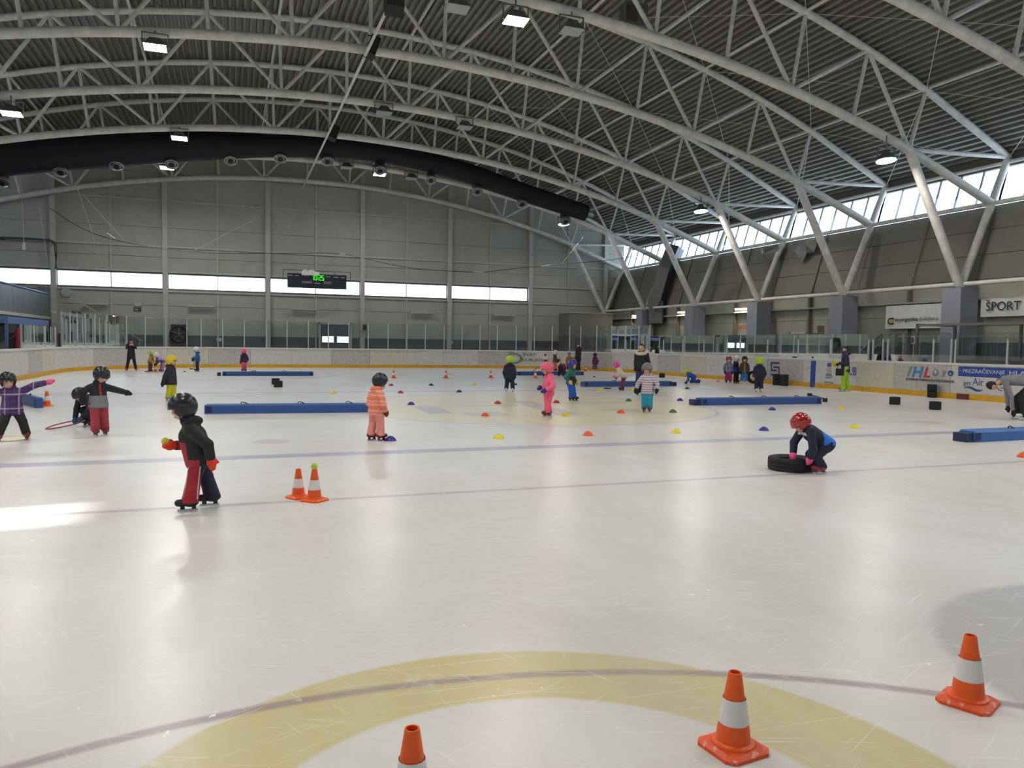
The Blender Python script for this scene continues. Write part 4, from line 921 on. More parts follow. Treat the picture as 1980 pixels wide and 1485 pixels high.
part('end_sheet', MB().add([(23.48, Y1-.02, 1.0), (25.2, Y1-.02, 1.0), (25.2, Y1-.02, ZT-.06), (23.48, Y1-.02, ZT-.06)], [(0, 1, 2, 3)]), mGLASS, o)
mBENCH = mat('bench_navy', sc((34, 40, 58)), .6)
for ya_, yb_, lb in ((Y0+.3, Y1-.4, 'inside the shelter'), (onX(1764, 697, 24.6).y, onX(1690, 697, 24.6).y, 'next to the shelter')):
    o = empty('team_bench', (24.7, (ya_+yb_)/2, -.05)); tag(o, 'long dark blue bench '+lb, 'bench')
    part('seat_plank', MB().bb(24.5, 24.9, min(ya_, yb_), max(ya_, yb_), .43, .48), mBENCH, o); part('back_plank', MB().bb(24.92, 24.96, min(ya_, yb_), max(ya_, yb_), .85, 1.28), mBENCH, o)
    for t in np.linspace(.06, .94, 5): yy = ya_+(yb_-ya_)*t; part('leg', MB().bb(24.52, 24.96, yy-.03, yy+.03, -.05, .43).bb(24.92, 24.95, yy-.03, yy+.03, .43, 1.2), mBENCH, o)
p = onX(1936, 694, 24.3); o = empty('dark_bag', (24.3, p.y, .48)); tag(o, 'dark blue bag standing on the bench in the shelter', 'bag')
part('bag_body', MB().lathe([(.0, .48), (.17, .48), (.20, .7), (.19, 1.05), (.12, 1.2), (.0, 1.22)], 14, (24.69, p.y, 0)), mBENCH, o, True); part('bag_strap', MB().path([(24.6, p.y+.1, 1.12), (24.6, p.y, 1.42), (24.6, p.y-.1, 1.12)], .03, 6), mBENCH, o, True)
# dark rectangular air shaft on the side wall
o = empty('air_shaft', (27, 46, 0)); tag(o, 'dark grey square air shaft running down the side wall', 'air shaft')
pp = [onX(1307, 478, 28.05), onX(1290, 520, 27.5), onX(1272, 585, 26.95), onX(1271, 626, 26.95)]
part('shaft', MB().path(pp, .62, 4), mat('shaft_grey', sc((72, 76, 82)), .5), o); part('shaft_cover', MB().path([pp[2]+Vector((-.02, 0, .1)), pp[3]+Vector((-.02, 0, .03))], .65, 4), mat('shaft_grey2', sc((104, 106, 108)), .5), o)
# torn silver foil hanging below the clerestory
for k, pts_ in enumerate((((1472, 480), (1507, 477), (1502, 490), (1487, 511), (1472, 492)), ((1530, 470), (1557, 463), (1566, 475), (1551, 508), (1543, 505), (1533, 487)), ((1557, 463), (1582, 459), (1574, 487), (1560, 490)))):
    b = MB(); top = [onX(x, y, 27.55+.05*k) for x, y in pts_]; c_ = sum(top, Vector())/len(top)+Vector((-.35, 0, .0)); n = len(top)
    b.add(top+[c_]+[p+Vector((.02, 0, 0)) for p in top]+[c_+Vector((.02, 0, 0))], [(i, (i+1) % n, n) for i in range(n)]+[(n+1+(i+1) % n, n+1+i, 2*n+1) for i in range(n)])
    o_ = tag(b.build('torn_foil', mFOIL), 'grey torn foil flap hanging below the clerestory, %s' % ('narrow piece by the strut' if k == 0 else 'long pointed piece' if k == 1 else 'short curled piece'), 'foil flap')
# clear plastic sheets tacked inside the clerestory
for k in range(2, 8):
    y0, y1 = ROWY[k]+.2, ROWY[k+1]-.2; n = 26; P = []
    hi_ = [.9, .75, .62, .95, .55, .35][k-2]
    for j in range(7):
        row = []
        for i in range(n+1):
            t = i/n; v = j/6; x = 28.22+.44*v*hi_-.12*math.sin(math.pi*v)*(.6+.5*math.sin(5*t+k))-.05*math.sin(17*t+3*v+k); z = 7.45+(1.42*hi_*(.72+.28*math.sin(2.3*t*math.pi+k*1.7)))*v
            row.append((x, y0+(y1-y0)*t, z))
        P.append(row)
    tag(MB().grid(P).build('plastic_sheet', mFILM, None, True), 'crumpled clear plastic sheet inside the clerestory, %s bay from the end wall' % ORD[9-k], 'plastic sheet', 'plastic sheets in the clerestory')

# ------------------------------------------------------------------ spectator stand on the far side
XS = -10.1; YS1 = 52.5; YS0 = 13.5
o = empty('spectator_stand', (-13, 25, -.05)); tag(o, 'raised spectator stand with grey panelled parapet and blue rail', 'stand')
mPARA = mat('parapet_grey', sc((112, 116, 120)), .5, var=.12, scale=2); mBLUEF = mat('frame_blue', sc((92, 120, 170)), .45)
part('deck_slab', MB().bb(-17.4, XS, YS0, YS1, 2.6, 2.88), mSEAM, o)
for i in range(30):
    y0 = YS1-(i+1)*2.05+.01; y1 = YS1-i*2.05-.01
    if y0 < YS0: break
    part('parapet_panel', MB().bb(XS-.06, XS, y0, y1, 2.88, 4.1), mPARA, o)
part('parapet_rail', MB().tube((XS-.03, YS0, 4.18), (XS-.03, YS1, 4.18), .05, 8), mBLUEF, o); part('edge_strip', MB().bb(XS, XS+.05, YS0, YS1, 2.68, 2.84), mGIRT, o)
for i in range(3): part('step', MB().bb(-17.4, XS-1.2-i*.9, YS0, YS1, 2.88+i*.4, 3.28+i*.4), mSEAM, o)
for yy in np.arange(YS1-.5, YS0, -6.05): part('support', MB().bb(-10.75, -10.4, yy-.2, yy+.2, -.05, 2.6), mCOLM, o)
part('back_partition', MB().bb(-11.3, -11.2, YS0, YS1, -.05, 2.6), mSEAM, o)
part('end_post', MB().bb(XS-.5, XS-.08, YS1-.42, YS1, 2.88, 4.6), mPARA, o)
mSEAT = mat('seat_blue', sc((60, 96, 160)), .4)
seat0 = None
for r_ in range(2):
    for i in range(17):
        yy = YS1-.9-i*.52; x, z = -11.75-r_*.9, 3.28+r_*.4
        if seat0 is None:
            st = empty('stadium_seat', (x, yy, z)); seat0 = st
            MB().box((0, 0, .40), (.40, .44, .04)).build('seat', mSEAT, st); MB().box((-.2, 0, .66), (.05, .44, .44), 0, Matrix.Rotation(-.15, 3, 'Y')).build('backrest', mSEAT, st); MB().tube((0, 0, 0), (0, 0, .39), .03, 6).build('leg', mSEAM, st)
        else: st = copy_tree(seat0); st.location = (x, yy, z)
        tag(st, 'blue plastic seat, %s from the end wall in the %s row of the stand' % (ORD[i], 'front' if r_ == 0 else 'second'), 'seat', 'blue stadium seats')
# pipe rail hoop high by the stand
pts_ = [onY(x, y, 52.3) for x, y in ((-60, 458), (0, 459.5), (60, 462), (96, 464.5), (103, 468), (107, 474), (108, 490), (108, 520))]
o = empty('pipe_rail', pts_[3]); tag(o, 'dark bent pipe along the end wall above the stand', 'pipe'); part('pipe', MB().path([tuple(p) for p in pts_], .07, 8), mat('pipe_dark', sc((70, 76, 84)), .4), o, True)
for q in (1, 4): part('wall_bracket', MB().bb(pts_[q].x-.04, pts_[q].x+.04, 52.3, 53.17, pts_[q].z-.05, pts_[q].z+.05), mSEAM, o)
# glazed booth under the stand, red post
o = empty('glazed_booth', (-9.3, 41.5, -.05)); tag(o, 'blue framed glazed booth under the spectator stand', 'booth')
bx0, bx1, by0, by1, bz = -10.35, -8.5, 36.5, 44.0, 2.45
part('booth_roof', MB().bb(bx0, bx1, by0, by1, bz-.28, bz), mBLUEF, o); part('booth_base', MB().bb(bx0, bx1, by0, by1, -.05, .9), mat('booth_base', sc((86, 100, 124)), .5), o)
for yy in np.linspace(by0, by1, 5): part('booth_post', MB().bb(bx1-.1, bx1, yy-.06, yy+.06, .9, bz-.28), mBLUEF, o)
for ya_, yb_ in zip(np.linspace(by0, by1, 5)[:-1], np.linspace(by0, by1, 5)[1:]): part('pane', MB().bb(bx1-.06, bx1-.045, ya_+.06, yb_-.06, .9, bz-.28), mGLASS, o)
p = onX(36.5, 676, -8.15); o = tag(empty('red_post', (p.x, p.y, -.05)), 'red padded post behind the barrier by the glazed booth', 'post'); zt = onX(36.5, 634, -8.15).z
MB().lathe([(.11, 0), (.12, .05), (.12, zt-.02), (.09, zt+.05), (.0, zt+.05)], 14).build('padding', mat('post_red', sc((150, 40, 48)), .5), o, True); MB().lathe([(.2, 0), (.2, .03), (.0, .03)], 14).build('base_plate', mSEAM, o)
# white lamp post thing on a cord high near the stand
p = onY(46, 476, 46.3); o = tag(empty('hanging_tag', p), 'small white tag hanging on a cord above the stand', 'tag'); part('tag_plate', MB().box(p, (.14, .03, .38)), mWHITE, o); part('cord', MB().tube(p+Vector((0, 0, .19)), (p.x-.1, ROWY[9], zbot(p.x)-.1), .012, 5), mROPE, o)
# ------------------------------------------------------------------ practice props on the ice
mORANGE = mat('cone_orange', sc((236, 92, 18)), .4, var=.06, scale=12); mBAND = mat('cone_white', sc((232, 228, 226)), .45, var=.05, scale=14)
def scuffmat():
    M = bpy.data.materials.new('cone_base_scuffed'); M.use_nodes = True; nt = M.node_tree; q = NB(nt); N = nt.nodes; bs = N['Principled BSDF']; tc = N.new('ShaderNodeTexCoord')
    c = N.new('ShaderNodeRGB'); c.outputs[0].default_value = sc((226, 82, 24))+(1,)
    col = q.mix(q.step(q.noise(tc.outputs['Object'], 28.0, 5, .7), .60, .06), c.outputs[0], sc((236, 196, 176)), .6); nt.links.new(col, bs.inputs['Base Color']); bs.inputs['Roughness'].default_value = .5; return M
mSCUFF = scuffmat()
CONE = {}
def cone(p, label, rz=0.0, k=1.0, scuff=False):
    o = empty('traffic_cone', (p.x, p.y, p.z), rz); o.scale = (k, k, k); tag(o, label, 'cone', 'orange and white practice cones')
    if not CONE:
        h = .315; b = MB(); r = .112; cut = .03
        poly = [(r, -r+cut), (r, r-cut), (r-cut, r), (-r+cut, r), (-r, r-cut), (-r, -r+cut), (-r+cut, -r), (r-cut, -r)]; n = 8
        lo = [(x, y, 0) for x, y in poly]; mi_ = [(x, y, .014) for x, y in poly]; hi = [(x*.80, y*.80, .026) for x, y in poly]
        b.add(lo+mi_+hi, [tuple(range(7, -1, -1)), tuple(range(16, 24))] + [(i, (i+1) % 8, 8+(i+1) % 8, 8+i) for i in range(8)] + [(8+i, 8+(i+1) % 8, 16+(i+1) % 8, 16+i) for i in range(8)])
        CONE['base'] = b.mesh('cone_base', mORANGE); CONE['base2'] = b.mesh('cone_base', mSCUFF)
        R = lambda z: .072+(.026-.072)*(z-.02)/(h-.02)
        CONE['collar'] = MB().lathe([(.088, .024), (.086, .034), (.074, .036), (R(.04), .04), (R(.095), .115)], 24, cap=False).mesh('lower_cone', mORANGE, True)
        CONE['band'] = MB().lathe([(R(.115)+.0035, .113), (R(.115)+.004, .116), (R(.21)+.004, .209), (R(.21)+.0035, .212)], 24, cap=False).mesh('white_band', mBAND, True)
        CONE['top'] = MB().lathe([(R(.21), .21), (R(h), h), (R(h)-.006, h), (R(h)-.008, h-.03)], 24, cap=False).mesh('upper_cone', mORANGE, True)
    for nm_, key in (('cone_base', 'base2' if scuff else 'base'), ('lower_cone', 'collar'), ('white_band', 'band'), ('upper_cone', 'top')): put(bpy.data.objects.new(nm_, CONE[key]), o)
    return o
cone(ice_at(1417, 1447), 'orange and white cone with scuffed base standing on the painted yellow ring', .12, 1, True)
cone(ice_at(1871, 1358), 'orange and white cone with turned base beside the grey painted patch', .42, 1, True)
cone(ice_at(797, 1408, .315) - Vector((0, 0, .315)), 'orange and white cone inside the painted yellow ring', .3, 1, True)
cone(ice_at(577, 962), 'orange and white cone without a ball beside the one with a ball', .5, .95)
cE = ice_at(608, 968); cone(cE, 'orange and white cone with a tennis ball on its tip', .75, 1.02)
cF = ice_at(91, 785); cone(cF, 'orange and white cone at the end of a blue foam bolster', .4, 1.12)
for px, py, lb in ((761, 731, 'before the scuffed panels, near the red saucer'), (862, 731, 'with a purple ring on the ice round it'), (949, 731, 'behind the yellow-green saucer'), (1035, 731, 'in front of a far blue foam bolster'), (1132, 718, 'by the barrier near the adult in black'), (301, 719, 'by the barrier between two children with sticks')):
    cone(ice_at(px, py), 'small orange and white cone '+lb, .3+px*.01, 1.12)
# tennis balls
mBALL = mat('tennis_felt', sc((196, 214, 62)), .9, var=.15, scale=40, bump=.4, bscale=200)
def ball(p, r, label, m_=mBALL, seam=True):
    o = empty('tennis_ball' if seam else 'gym_ball', p); tag(o, label, 'ball')
    MB().lathe([(r*math.sin(t), -r*math.cos(t)) for t in np.linspace(.001, math.pi-.001, 13)], 20, cap=False).build('felt' if seam else 'ball_skin', m_, o, True)
    pts_ = [Vector((math.cos(t)*(1-.35*math.cos(2*t)**2), math.sin(t)*(1-.35*math.cos(2*t)**2), .62*math.cos(2*t))).normalized()*r*1.002 for t in np.linspace(0, 2*math.pi, 32, endpoint=False)]
    MB().path(pts_, r*.045, 5, 0, True).build('seam', mWHITE if seam else mat('ball_seam', sc((120, 110, 30)), .6), o, True); return o
ball(cE+Vector((0, 0, .318*1.02+.026)), .034, 'yellow-green tennis ball resting on a cone')
# saucer markers
SC = {}
def saucer(px, py, col, label):
    p = ice_at(px, py+1.0); key = col
    if key not in SC:
        c = {'purple': (62, 40, 140), 'yellow': (226, 208, 40), 'red': (176, 44, 40), 'orange': (226, 84, 34), 'navy': (40, 42, 110), 'green': (38, 112, 62), 'pink': (236, 120, 96), 'lime': (206, 204, 84)}[col]
        mm = mat('saucer_'+col, sc(c), .35, var=.05)
        SC[key] = (MB().lathe([(.098, 0), (.1, .006), (.085, .026), (.06, .050), (.034, .062), (.026, .062), (.026, .054), (.05, .044), (.078, .018), (.09, 0)], 22, cap=False).mesh('saucer_shell', mm, True), MB().lathe([(.034, .0615), (.034, .066), (.024, .066), (.024, .0615)], 16, cap=False).mesh('saucer_rim', mm, True))
    o = empty('saucer_marker', p); o.scale = (1, 1, 1.15); tag(o, label, 'marker saucer', 'saucer markers'); put(bpy.data.objects.new('saucer_shell', SC[key][0]), o); put(bpy.data.objects.new('saucer_rim', SC[key][1]), o)
for px, py, c, lb in ((755, 851, 'purple', "beside the peach child's skates"), (738, 805, 'yellow', 'behind the peach child'), (794.7, 781.5, 'purple', 'left edge of the painted middle circle'.replace('left edge of', 'just outside')), (774.7, 758.8, 'red', 'lying on the far blue line'), (756, 744.8, 'red', 'beyond the far blue line'),
    (833.5, 744.5, 'navy', 'beyond the far blue line'), (887.8, 757.2, 'navy', 'lying on the far blue line'), (917, 743.5, 'lime', 'beyond the far blue line'), (962.5, 779.5, 'red', 'inside the painted middle circle, towards the navy child'), (1075.7, 777.8, 'red', 'just behind the pink child'),
    (938, 803.5, 'orange', 'inside the painted middle circle, alone'), (1094, 803.3, 'yellow', "by the pink child's skates"), (1200.5, 797.4, 'orange', 'between the pink child and the striped jacket'), (1215.6, 774.7, 'green', 'behind the striped jacket child'), (1160.3, 754.6, 'yellow', 'beside the cream jacket child'), (1220.6, 753.5, 'yellow', 'between the cream jacket and the scarf adult'),
    (1301, 796.4, 'green', 'in front of the striped jacket child, near the beam'), (1314.8, 773.8, 'purple', 'next to the end of the long beam'), (995.7, 743.4, 'navy', 'behind the navy child'), (1125, 741.4, 'red', 'at the end of a far foam bolster'), (964, 846.5, 'yellow', 'just behind the near blue line, alone'), (1137, 841, 'orange', 'just behind the near blue line'),
    (1307, 836, 'yellow', 'behind the near blue line beyond the orange one'), (1477, 831.5, 'purple', 'behind the child pushing the tyre'), (1652, 827, 'yellow', 'beyond the child pushing the tyre'), (1493, 792, 'purple', 'in front of the long foam bolster'), (1627, 790, 'yellow', 'near two single small tyres'), (1388, 737, 'pink', 'near the crawling child'), (1329, 751, 'green', 'in front of the crawling child'), (1980, 883, 'orange', 'near the foam bolster with a pale end'), (645, 759.5, 'yellow', 'on the far blue line by the small tyres')):
    saucer(px, py, c, '%s plastic saucer marker %s' % ({'navy': 'dark blue', 'lime': 'yellow-green', 'pink': 'salmon pink'}.get(c, c), lb))
# blue foam pieces lying on the ice
mFOAM = mat('foam_blue', sc((46, 84, 146)), .5, var=.12, scale=5); mFOAM2 = mat('foam_blue_bright', sc((52, 108, 176)), .5, var=.12, scale=5); mFOAMD = mat('foam_navy', sc((24, 40, 84)), .5)
def beam(pa, pb, label, w=.34, h=.2, m_=mFOAM, block=None, drop=0.0, seam=(.33, .66)):
    A, Bv = Vector(pa), Vector(pb); d = (Bv-A); Ln = d.length; d.normalize(); bk = Vector((-d.y, d.x, 0))
    if bk.dot(Vector((A.x, A.y, 0))) < 0: bk = -bk
    o = empty('foam_bolster', A); tag(o, label, 'foam bolster'); c0 = A+bk*(w/2)
    def P(t, s_, z): return A+d*(t*Ln)+bk*(s_*w)+Vector((0, 0, z))
    ch = .03; b = MB(); ring = [(0, 0), (1, 0), (1, h-ch), (1-ch/w, h), (ch/w, h), (0, h-ch)]; ts = [0, .012, .988, 1]
    vs = []
    for i, t in enumerate(ts):
        sh = .75 if i in (0, 3) else 1.0
        for s_, z in ring: vs.append(P(t, .5+(s_-.5)*(.94 if i in (0, 3) else 1), z*(.93 if i in (0, 3) else 1)))
    n = 6; b.add(vs, [tuple(range(n-1, -1, -1)), tuple(range(3*n, 4*n))] + [(i*n+k, i*n+(k+1) % n, (i+1)*n+(k+1) % n, (i+1)*n+k) for i in range(3) for k in range(n)])
    part('foam_body', b, m_, o)
    for t in (.025, .975): part('end_patch', MB().box(P(t, -.004, h/2), (.12, .012, h*.7), 0, Matrix(((d.x, bk.x, 0), (d.y, bk.y, 0), (0, 0, 1)))), mFOAMD, o)
    for t in seam: part('handle', MB().path([P(t-.004, .5, h-.005), P(t-.003, .5, h+.035), P(t+.02/Ln*2, .5, h+.04), P(t+.15/Ln, .5, h-.005)], .011, 6), mBLACK, o, True)
    for e in (block or ()):
        part('end_block', MB().box(P(-.035 if e == 0 else 1.03, .5, h*.40), (.16, w*.8, h*.78), 0, Matrix(((d.x, bk.x, 0), (d.y, bk.y, 0), (0, 0, 1)))), mFOAMD, o)
    return o
beam(ice_at(430, 727), ice_at(606, 726.8), 'blue foam bolster lying near the far barrier behind two small tyres', block=(0,))
beam(ice_at(395, 800.5), ice_at(736, 797), 'long blue foam bolster ending behind the peach child', seam=(.2, .52, .8))
beam(ice_at(1001, 726), ice_at(1129, 725.5), 'blue foam bolster in front of the child with the pompom hat')
beam(ice_at(1130, 748), ice_at(1301, 746.5), 'blue foam bolster behind the striped jacket child', block=(1,))
beam(ice_at(1357, 784), ice_at(1589, 781), 'long blue foam bolster with a dark block end and black rod', block=(0,), seam=(.25, .52, .8))
beam(ice_at(1886, 855.5), ice_at(2080, 846), 'bright blue foam bolster with pale end near the bending adult', m_=mFOAM2, block=(0,), seam=(.4, .6))
beam(ice_at(69, 789), ice_at(22, 775), 'blue foam bolster touching a cone beside the child in purple', h=.24, w=.16)
# black rod leaning on the long beam
a, c2 = ice_at(1572, 778), ice_at(1604, 779); o = empty('black_rod', c2); tag(o, 'black padded rod lying over the end of the long beam', 'rod')
p0, p1 = a+Vector((0, .15, .22)), c2+Vector((.1, .3, .10)); part('rod', MB().tube(p0, p1, .016, 8), mBLACK, o); part('rod_end', MB().box(p0+Vector((0, 0, -.0)), (.10, .10, .09)), mBLACK, o); part('rod_end', MB().box(p1+Vector((0, 0, -.04)), (.10, .10, .12)), mBLACK, o)
# tyres
mRUB = mat('tyre_rubber', (.014, .014, .016), .75, var=.3, scale=20, bump=.25, bscale=60)
def tyre(loc, r, w, label, group=None, R=None, grooves=0):
    o = empty('tyre', loc); tag(o, label, 'tyre', group); R = R or Matrix.Identity(3)
    h = w/2; ri = r*.60; prof = [(ri, -h*.62), (ri+.02, -h*.86), (r*.86, -h), (r*.965, -h*.90), (r, -h*.62), (r, -h*.34), (r-.008, -h*.32), (r-.008, -h*.22), (r, -h*.20), (r, h*.20), (r-.008, h*.22), (r-.008, h*.32), (r, h*.34), (r, h*.62), (r*.965, h*.90), (r*.86, h), (ri+.02, h*.86), (ri, h*.62), (ri+.03, 0), (ri, -h*.62)]
    MB().lathe(prof, 32, (0, 0, 0), 0, R, cap=False).build('tyre_carcass', mRUB, o, True)
    b = MB()
    for sgn in (-1, 1): b = MB(); b.lathe([(ri+.035, sgn*h*.90), (ri+.045, sgn*h*.97), (ri+.06, sgn*h*.96)], 32, (0, 0, 0), 0, R, cap=False); b.build('bead_ring', mRUB, o, True)
    return o
def up(p, z): return Vector((p.x, p.y, z))
for px, py, lb in ((533, 744, 'small black kart tyre behind its twin near a foam bolster'), (538, 749.5, 'small black kart tyre in front of its twin near a foam bolster'), (1280, 731, 'small black kart tyre on the ice near the scarf adult'), (1730, 783, 'small black kart tyre on the ice by the league letters'), (1808, 793, 'small black kart tyre on the ice near the ventilation print')):
    tyre(up(ice_at(px, py-1), .11), .15, .22, lb, 'small kart tyres')
p = ice_at(1802, 768.5); tyre(up(p, .11), .15, .22, 'lower kart tyre of the stack of two against the barrier', 'small kart tyres'); tyre(up(p+Vector((.01, .02, 0)), .335), .15, .22, 'upper kart tyre of the stack of two against the barrier', 'small kart tyres')
q0, q1 = ice_at(1501.5, 744.5), ice_at(1516.5, 746)
for q, lb in ((q0, 'farther'), (q1, 'nearer')):
    lb = {'farther': 'pile beside the child with a tyre', 'nearer': 'pile beside the blue stripe'}[lb]
    q = Vector((min(q.x, RCX+RHX-.2), q.y, 0)); tyre(up(q, .12), .165, .235, 'bottom kart tyre of the '+lb, 'small kart tyres'); tyre(up(q, .36), .165, .235, 'top kart tyre of the '+lb, 'small kart tyres')
tyre(up(ice_at(1528, 908), .088), .29, .175, 'large black car tyre pushed by the child in red helmet')
p = ice_at(1456, 741.5); tyre(up(p, .285), .285, .18, 'large black car tyre held upright by a child at the barrier', R=(Matrix.Rotation(.5, 3, 'Z') @ Matrix.Rotation(math.radians(86), 3, 'Y')))
# hoops
def hoop(c, r, label, col, tilt=(0, 0), tr=.011):
    o = empty('hoop', c); tag(o, label, 'hoop'); R = Matrix.Rotation(tilt[0], 3, 'X') @ Matrix.Rotation(tilt[1], 3, 'Y')
    pts_ = [R @ Vector((r*math.cos(t), r*math.sin(t), 0)) for t in np.linspace(0, 2*math.pi, 48, endpoint=False)]
    MB().path(pts_, tr, 8, 0, True).build('hoop_tube', col, o, True); MB().path(pts_[:3], tr*1.35, 8).build('joint_sleeve', col, o, True)
c = ice_at(127, 828); hoop(up(c, .07), .31, 'thin red hoop held down by the crouching child', mat('hoop_red', sc((150, 40, 40)), .4), (.05, -.2))
c = ice_at(10, 850); hoop(up(c, .012), .34, 'yellow hoop lying on the ice under the child in purple', mat('hoop_yellow', sc((216, 196, 110)), .4), tr=.007)
# hockey sticks and pucks
mSTICK = mat('stick_dark', sc((52, 48, 50)), .5); mSTICKP = mat('stick_pale', sc((200, 190, 170)), .5); mSTICKR = mat('stick_red', sc((150, 50, 46)), .5)
def stick(p0, p1, blade_dir, label, m_=mSTICK):                       # from the hand to the heel on the ice, then the blade
    o = empty('hockey_stick', p1); tag(o, label, 'hockey stick')
    part('shaft', MB().tube(p0, p1, .016, 6), m_, o); d = Vector(blade_dir).normalized(); part('blade', MB().path([p1, p1+d*.10+Vector((0, 0, -.0)), p1+d*.26+Vector((0, 0, .012))], [.018, .03, .028], 6), m_, o)
def pv(px, py, ref): s_ = ref; d = ray(px, py); t = (s_-CAM).dot(_fw)/d.dot(_fw); return CAM+d*t    # point of a pixel at the distance of ref
r_ = ice_at(1052, 727); stick(pv(1049, 706, r_), up(ice_at(1026, 720.5), .02), (-1, .1, .1), 'dark hockey stick of the child with the pompom hat')
r_ = ice_at(381, 718); stick(pv(374, 688, r_), up(ice_at(376, 714), .02), (-1, 0, 0), 'hockey stick of the child in the blue jacket')
r_ = ice_at(471, 718); stick(pv(474, 700, r_), up(ice_at(485, 718), .02), (1, -.4, 0), 'pale hockey stick of the child with the pink helmet', mSTICKP)
r_ = ice_at(290, 718); stick(pv(297, 698, r_), up(ice_at(291, 719), .02), (-1, -.2, 0), 'hockey stick with red blade of the mustard jacket child', mSTICKR)
r_ = ice_at(1201, 755); stick(pv(1193, 731, r_), pv(1187.5, 730.5, r_+Vector((-.3, .3, 0))) if False else up(ice_at(1180, 752), .02), (-1, 0, 0), 'thin hockey stick of the child in the cream jacket')
r_ = ice_at(1074, 717); stick(pv(1082, 690, r_), up(ice_at(1086, 716), .02), (1, 0, 0), 'hockey stick of the child in salmon trousers')
for px, py, lb in ((357, 719, 'near the child in the blue jacket'), (1149, 729, 'beyond the end of a foam bolster')):
    p = ice_at(px, py); o = empty('puck', p); tag(o, 'small black puck on the ice '+lb, 'puck'); MB().lathe([(.05, 0), (.052, .01), (.052, .03), (.05, .04), (.0, .04)], 16).build('puck_disc', mRUB, o, True); MB().lathe([(.053, .012), (.0535, .02), (.053, .028)], 16, cap=False).build('puck_edge', mRUB, o, True)
# ------------------------------------------------------------------ people: smooth blended bodies, clothes as parts
def surface(dist, lo, hi, vox):                     # surface-nets meshing of a distance field
    lo = np.array(lo, float); hi = np.array(hi, float); n = np.maximum(np.ceil((hi-lo)/vox).astype(int)+1, 3)
    ax = [lo[i]+vox*np.arange(n[i]) for i in range(3)]
    G = np.stack(np.meshgrid(*ax, indexing='ij'), -1).reshape(-1, 3)
    F = dist(G).reshape(n).astype(np.float64); ins = F < 0
    cnt = np.zeros(n-1); acc = np.zeros(tuple(n-1)+(3,))
    c = [(i, j, k) for i in (0, 1) for j in (0, 1) for k in (0, 1)]
    sl = lambda o: tuple(slice(o[i], n[i]-1+o[i]) for i in range(3))
    for a in range(8):
        for b in range(a+1, 8):
            d = np.array(c[b])-np.array(c[a])
            if np.abs(d).sum() != 1: continue
            fa, fb = F[sl(c[a])], F[sl(c[b])]; m_ = (fa < 0) != (fb < 0)
            t = np.where(m_, fa/np.where(m_, fa-fb, 1), 0); pos = np.array(c[a])[None, None, None, :]+t[..., None]*d
            acc += np.where(m_[..., None], pos, 0); cnt += m_
    act = cnt > 0; idx = -np.ones(n-1, int); idx[act] = np.arange(act.sum())
    ijk = np.argwhere(act); V = lo+vox*(ijk+acc[act]/cnt[act][:, None]); Q = []
    for axis in range(3):
        u, v = [(1, 2), (2, 0), (0, 1)][axis]
        A = [slice(None)]*3; B = [slice(None)]*3; A[axis] = slice(0, n[axis]-1); B[axis] = slice(1, n[axis])
        m_ = ins[tuple(A)] != ins[tuple(B)]; e = np.argwhere(m_); e = e[(e[:, u] > 0) & (e[:, v] > 0) & (e[:, u] < n[u]-1) & (e[:, v] < n[v]-1)]
        if not len(e): continue
        q = []
        for du, dv in ((-1, -1), (0, -1), (0, 0), (-1, 0)):
            t = e.copy(); t[:, u] += du; t[:, v] += dv; q.append(idx[t[:, 0], t[:, 1], t[:, 2]])
        q = np.stack(q, 1); inside = ins[e[:, 0], e[:, 1], e[:, 2]]; q[~inside] = q[~inside][:, ::-1]; Q.append(q)
    Q = np.concatenate(Q); Q = Q[(Q >= 0).all(1)]
    return V, Q
def d_cap(P, a, b, ra, rb, sq=1.0):
    a = np.array(a); b = np.array(b); ab = b-a; L = max(1e-9, ab@ab); t = np.clip(((P-a)@ab)/L, 0, 1)
    return np.linalg.norm(P-a-t[:, None]*ab, axis=1)-(ra+(rb-ra)*t)
def d_ell(P, c, r, M=None):
    q = P-np.array(c); q = q @ np.array(M) if M is not None else q
    k = q/np.array(r); l = np.linalg.norm(k, axis=1); return (l-1)*min(r)*np.where(l > 1, 1.0, 1.0)*.9
def smin(a, b, k):
    h = np.clip(.5+.5*(b-a)/k, 0, 1); return b+(a-b)*h-k*h*(1-h)
def field(prims, k):
    def f(P):
        d = None
        for p in prims:
            e = d_cap(P, *p[1:]) if p[0] == 'c' else d_ell(P, *p[1:]) if p[0] == 'e' else p[1](P)
            d = e if d is None else smin(d, e, k)
        return d
    return f
def bounds(prims, m_):
    lo, hi = [], []
    for p in prims:
        if p[0] == 'c':
            r = max(p[3], p[4]); a, b = np.array(p[1]), np.array(p[2]); lo.append(np.minimum(a, b)-r); hi.append(np.maximum(a, b)+r)
        elif p[0] == 'e': r = max(p[2]); lo.append(np.array(p[1])-r); hi.append(np.array(p[1])+r)
    return np.min(lo, 0)-m_, np.max(hi, 0)+m_
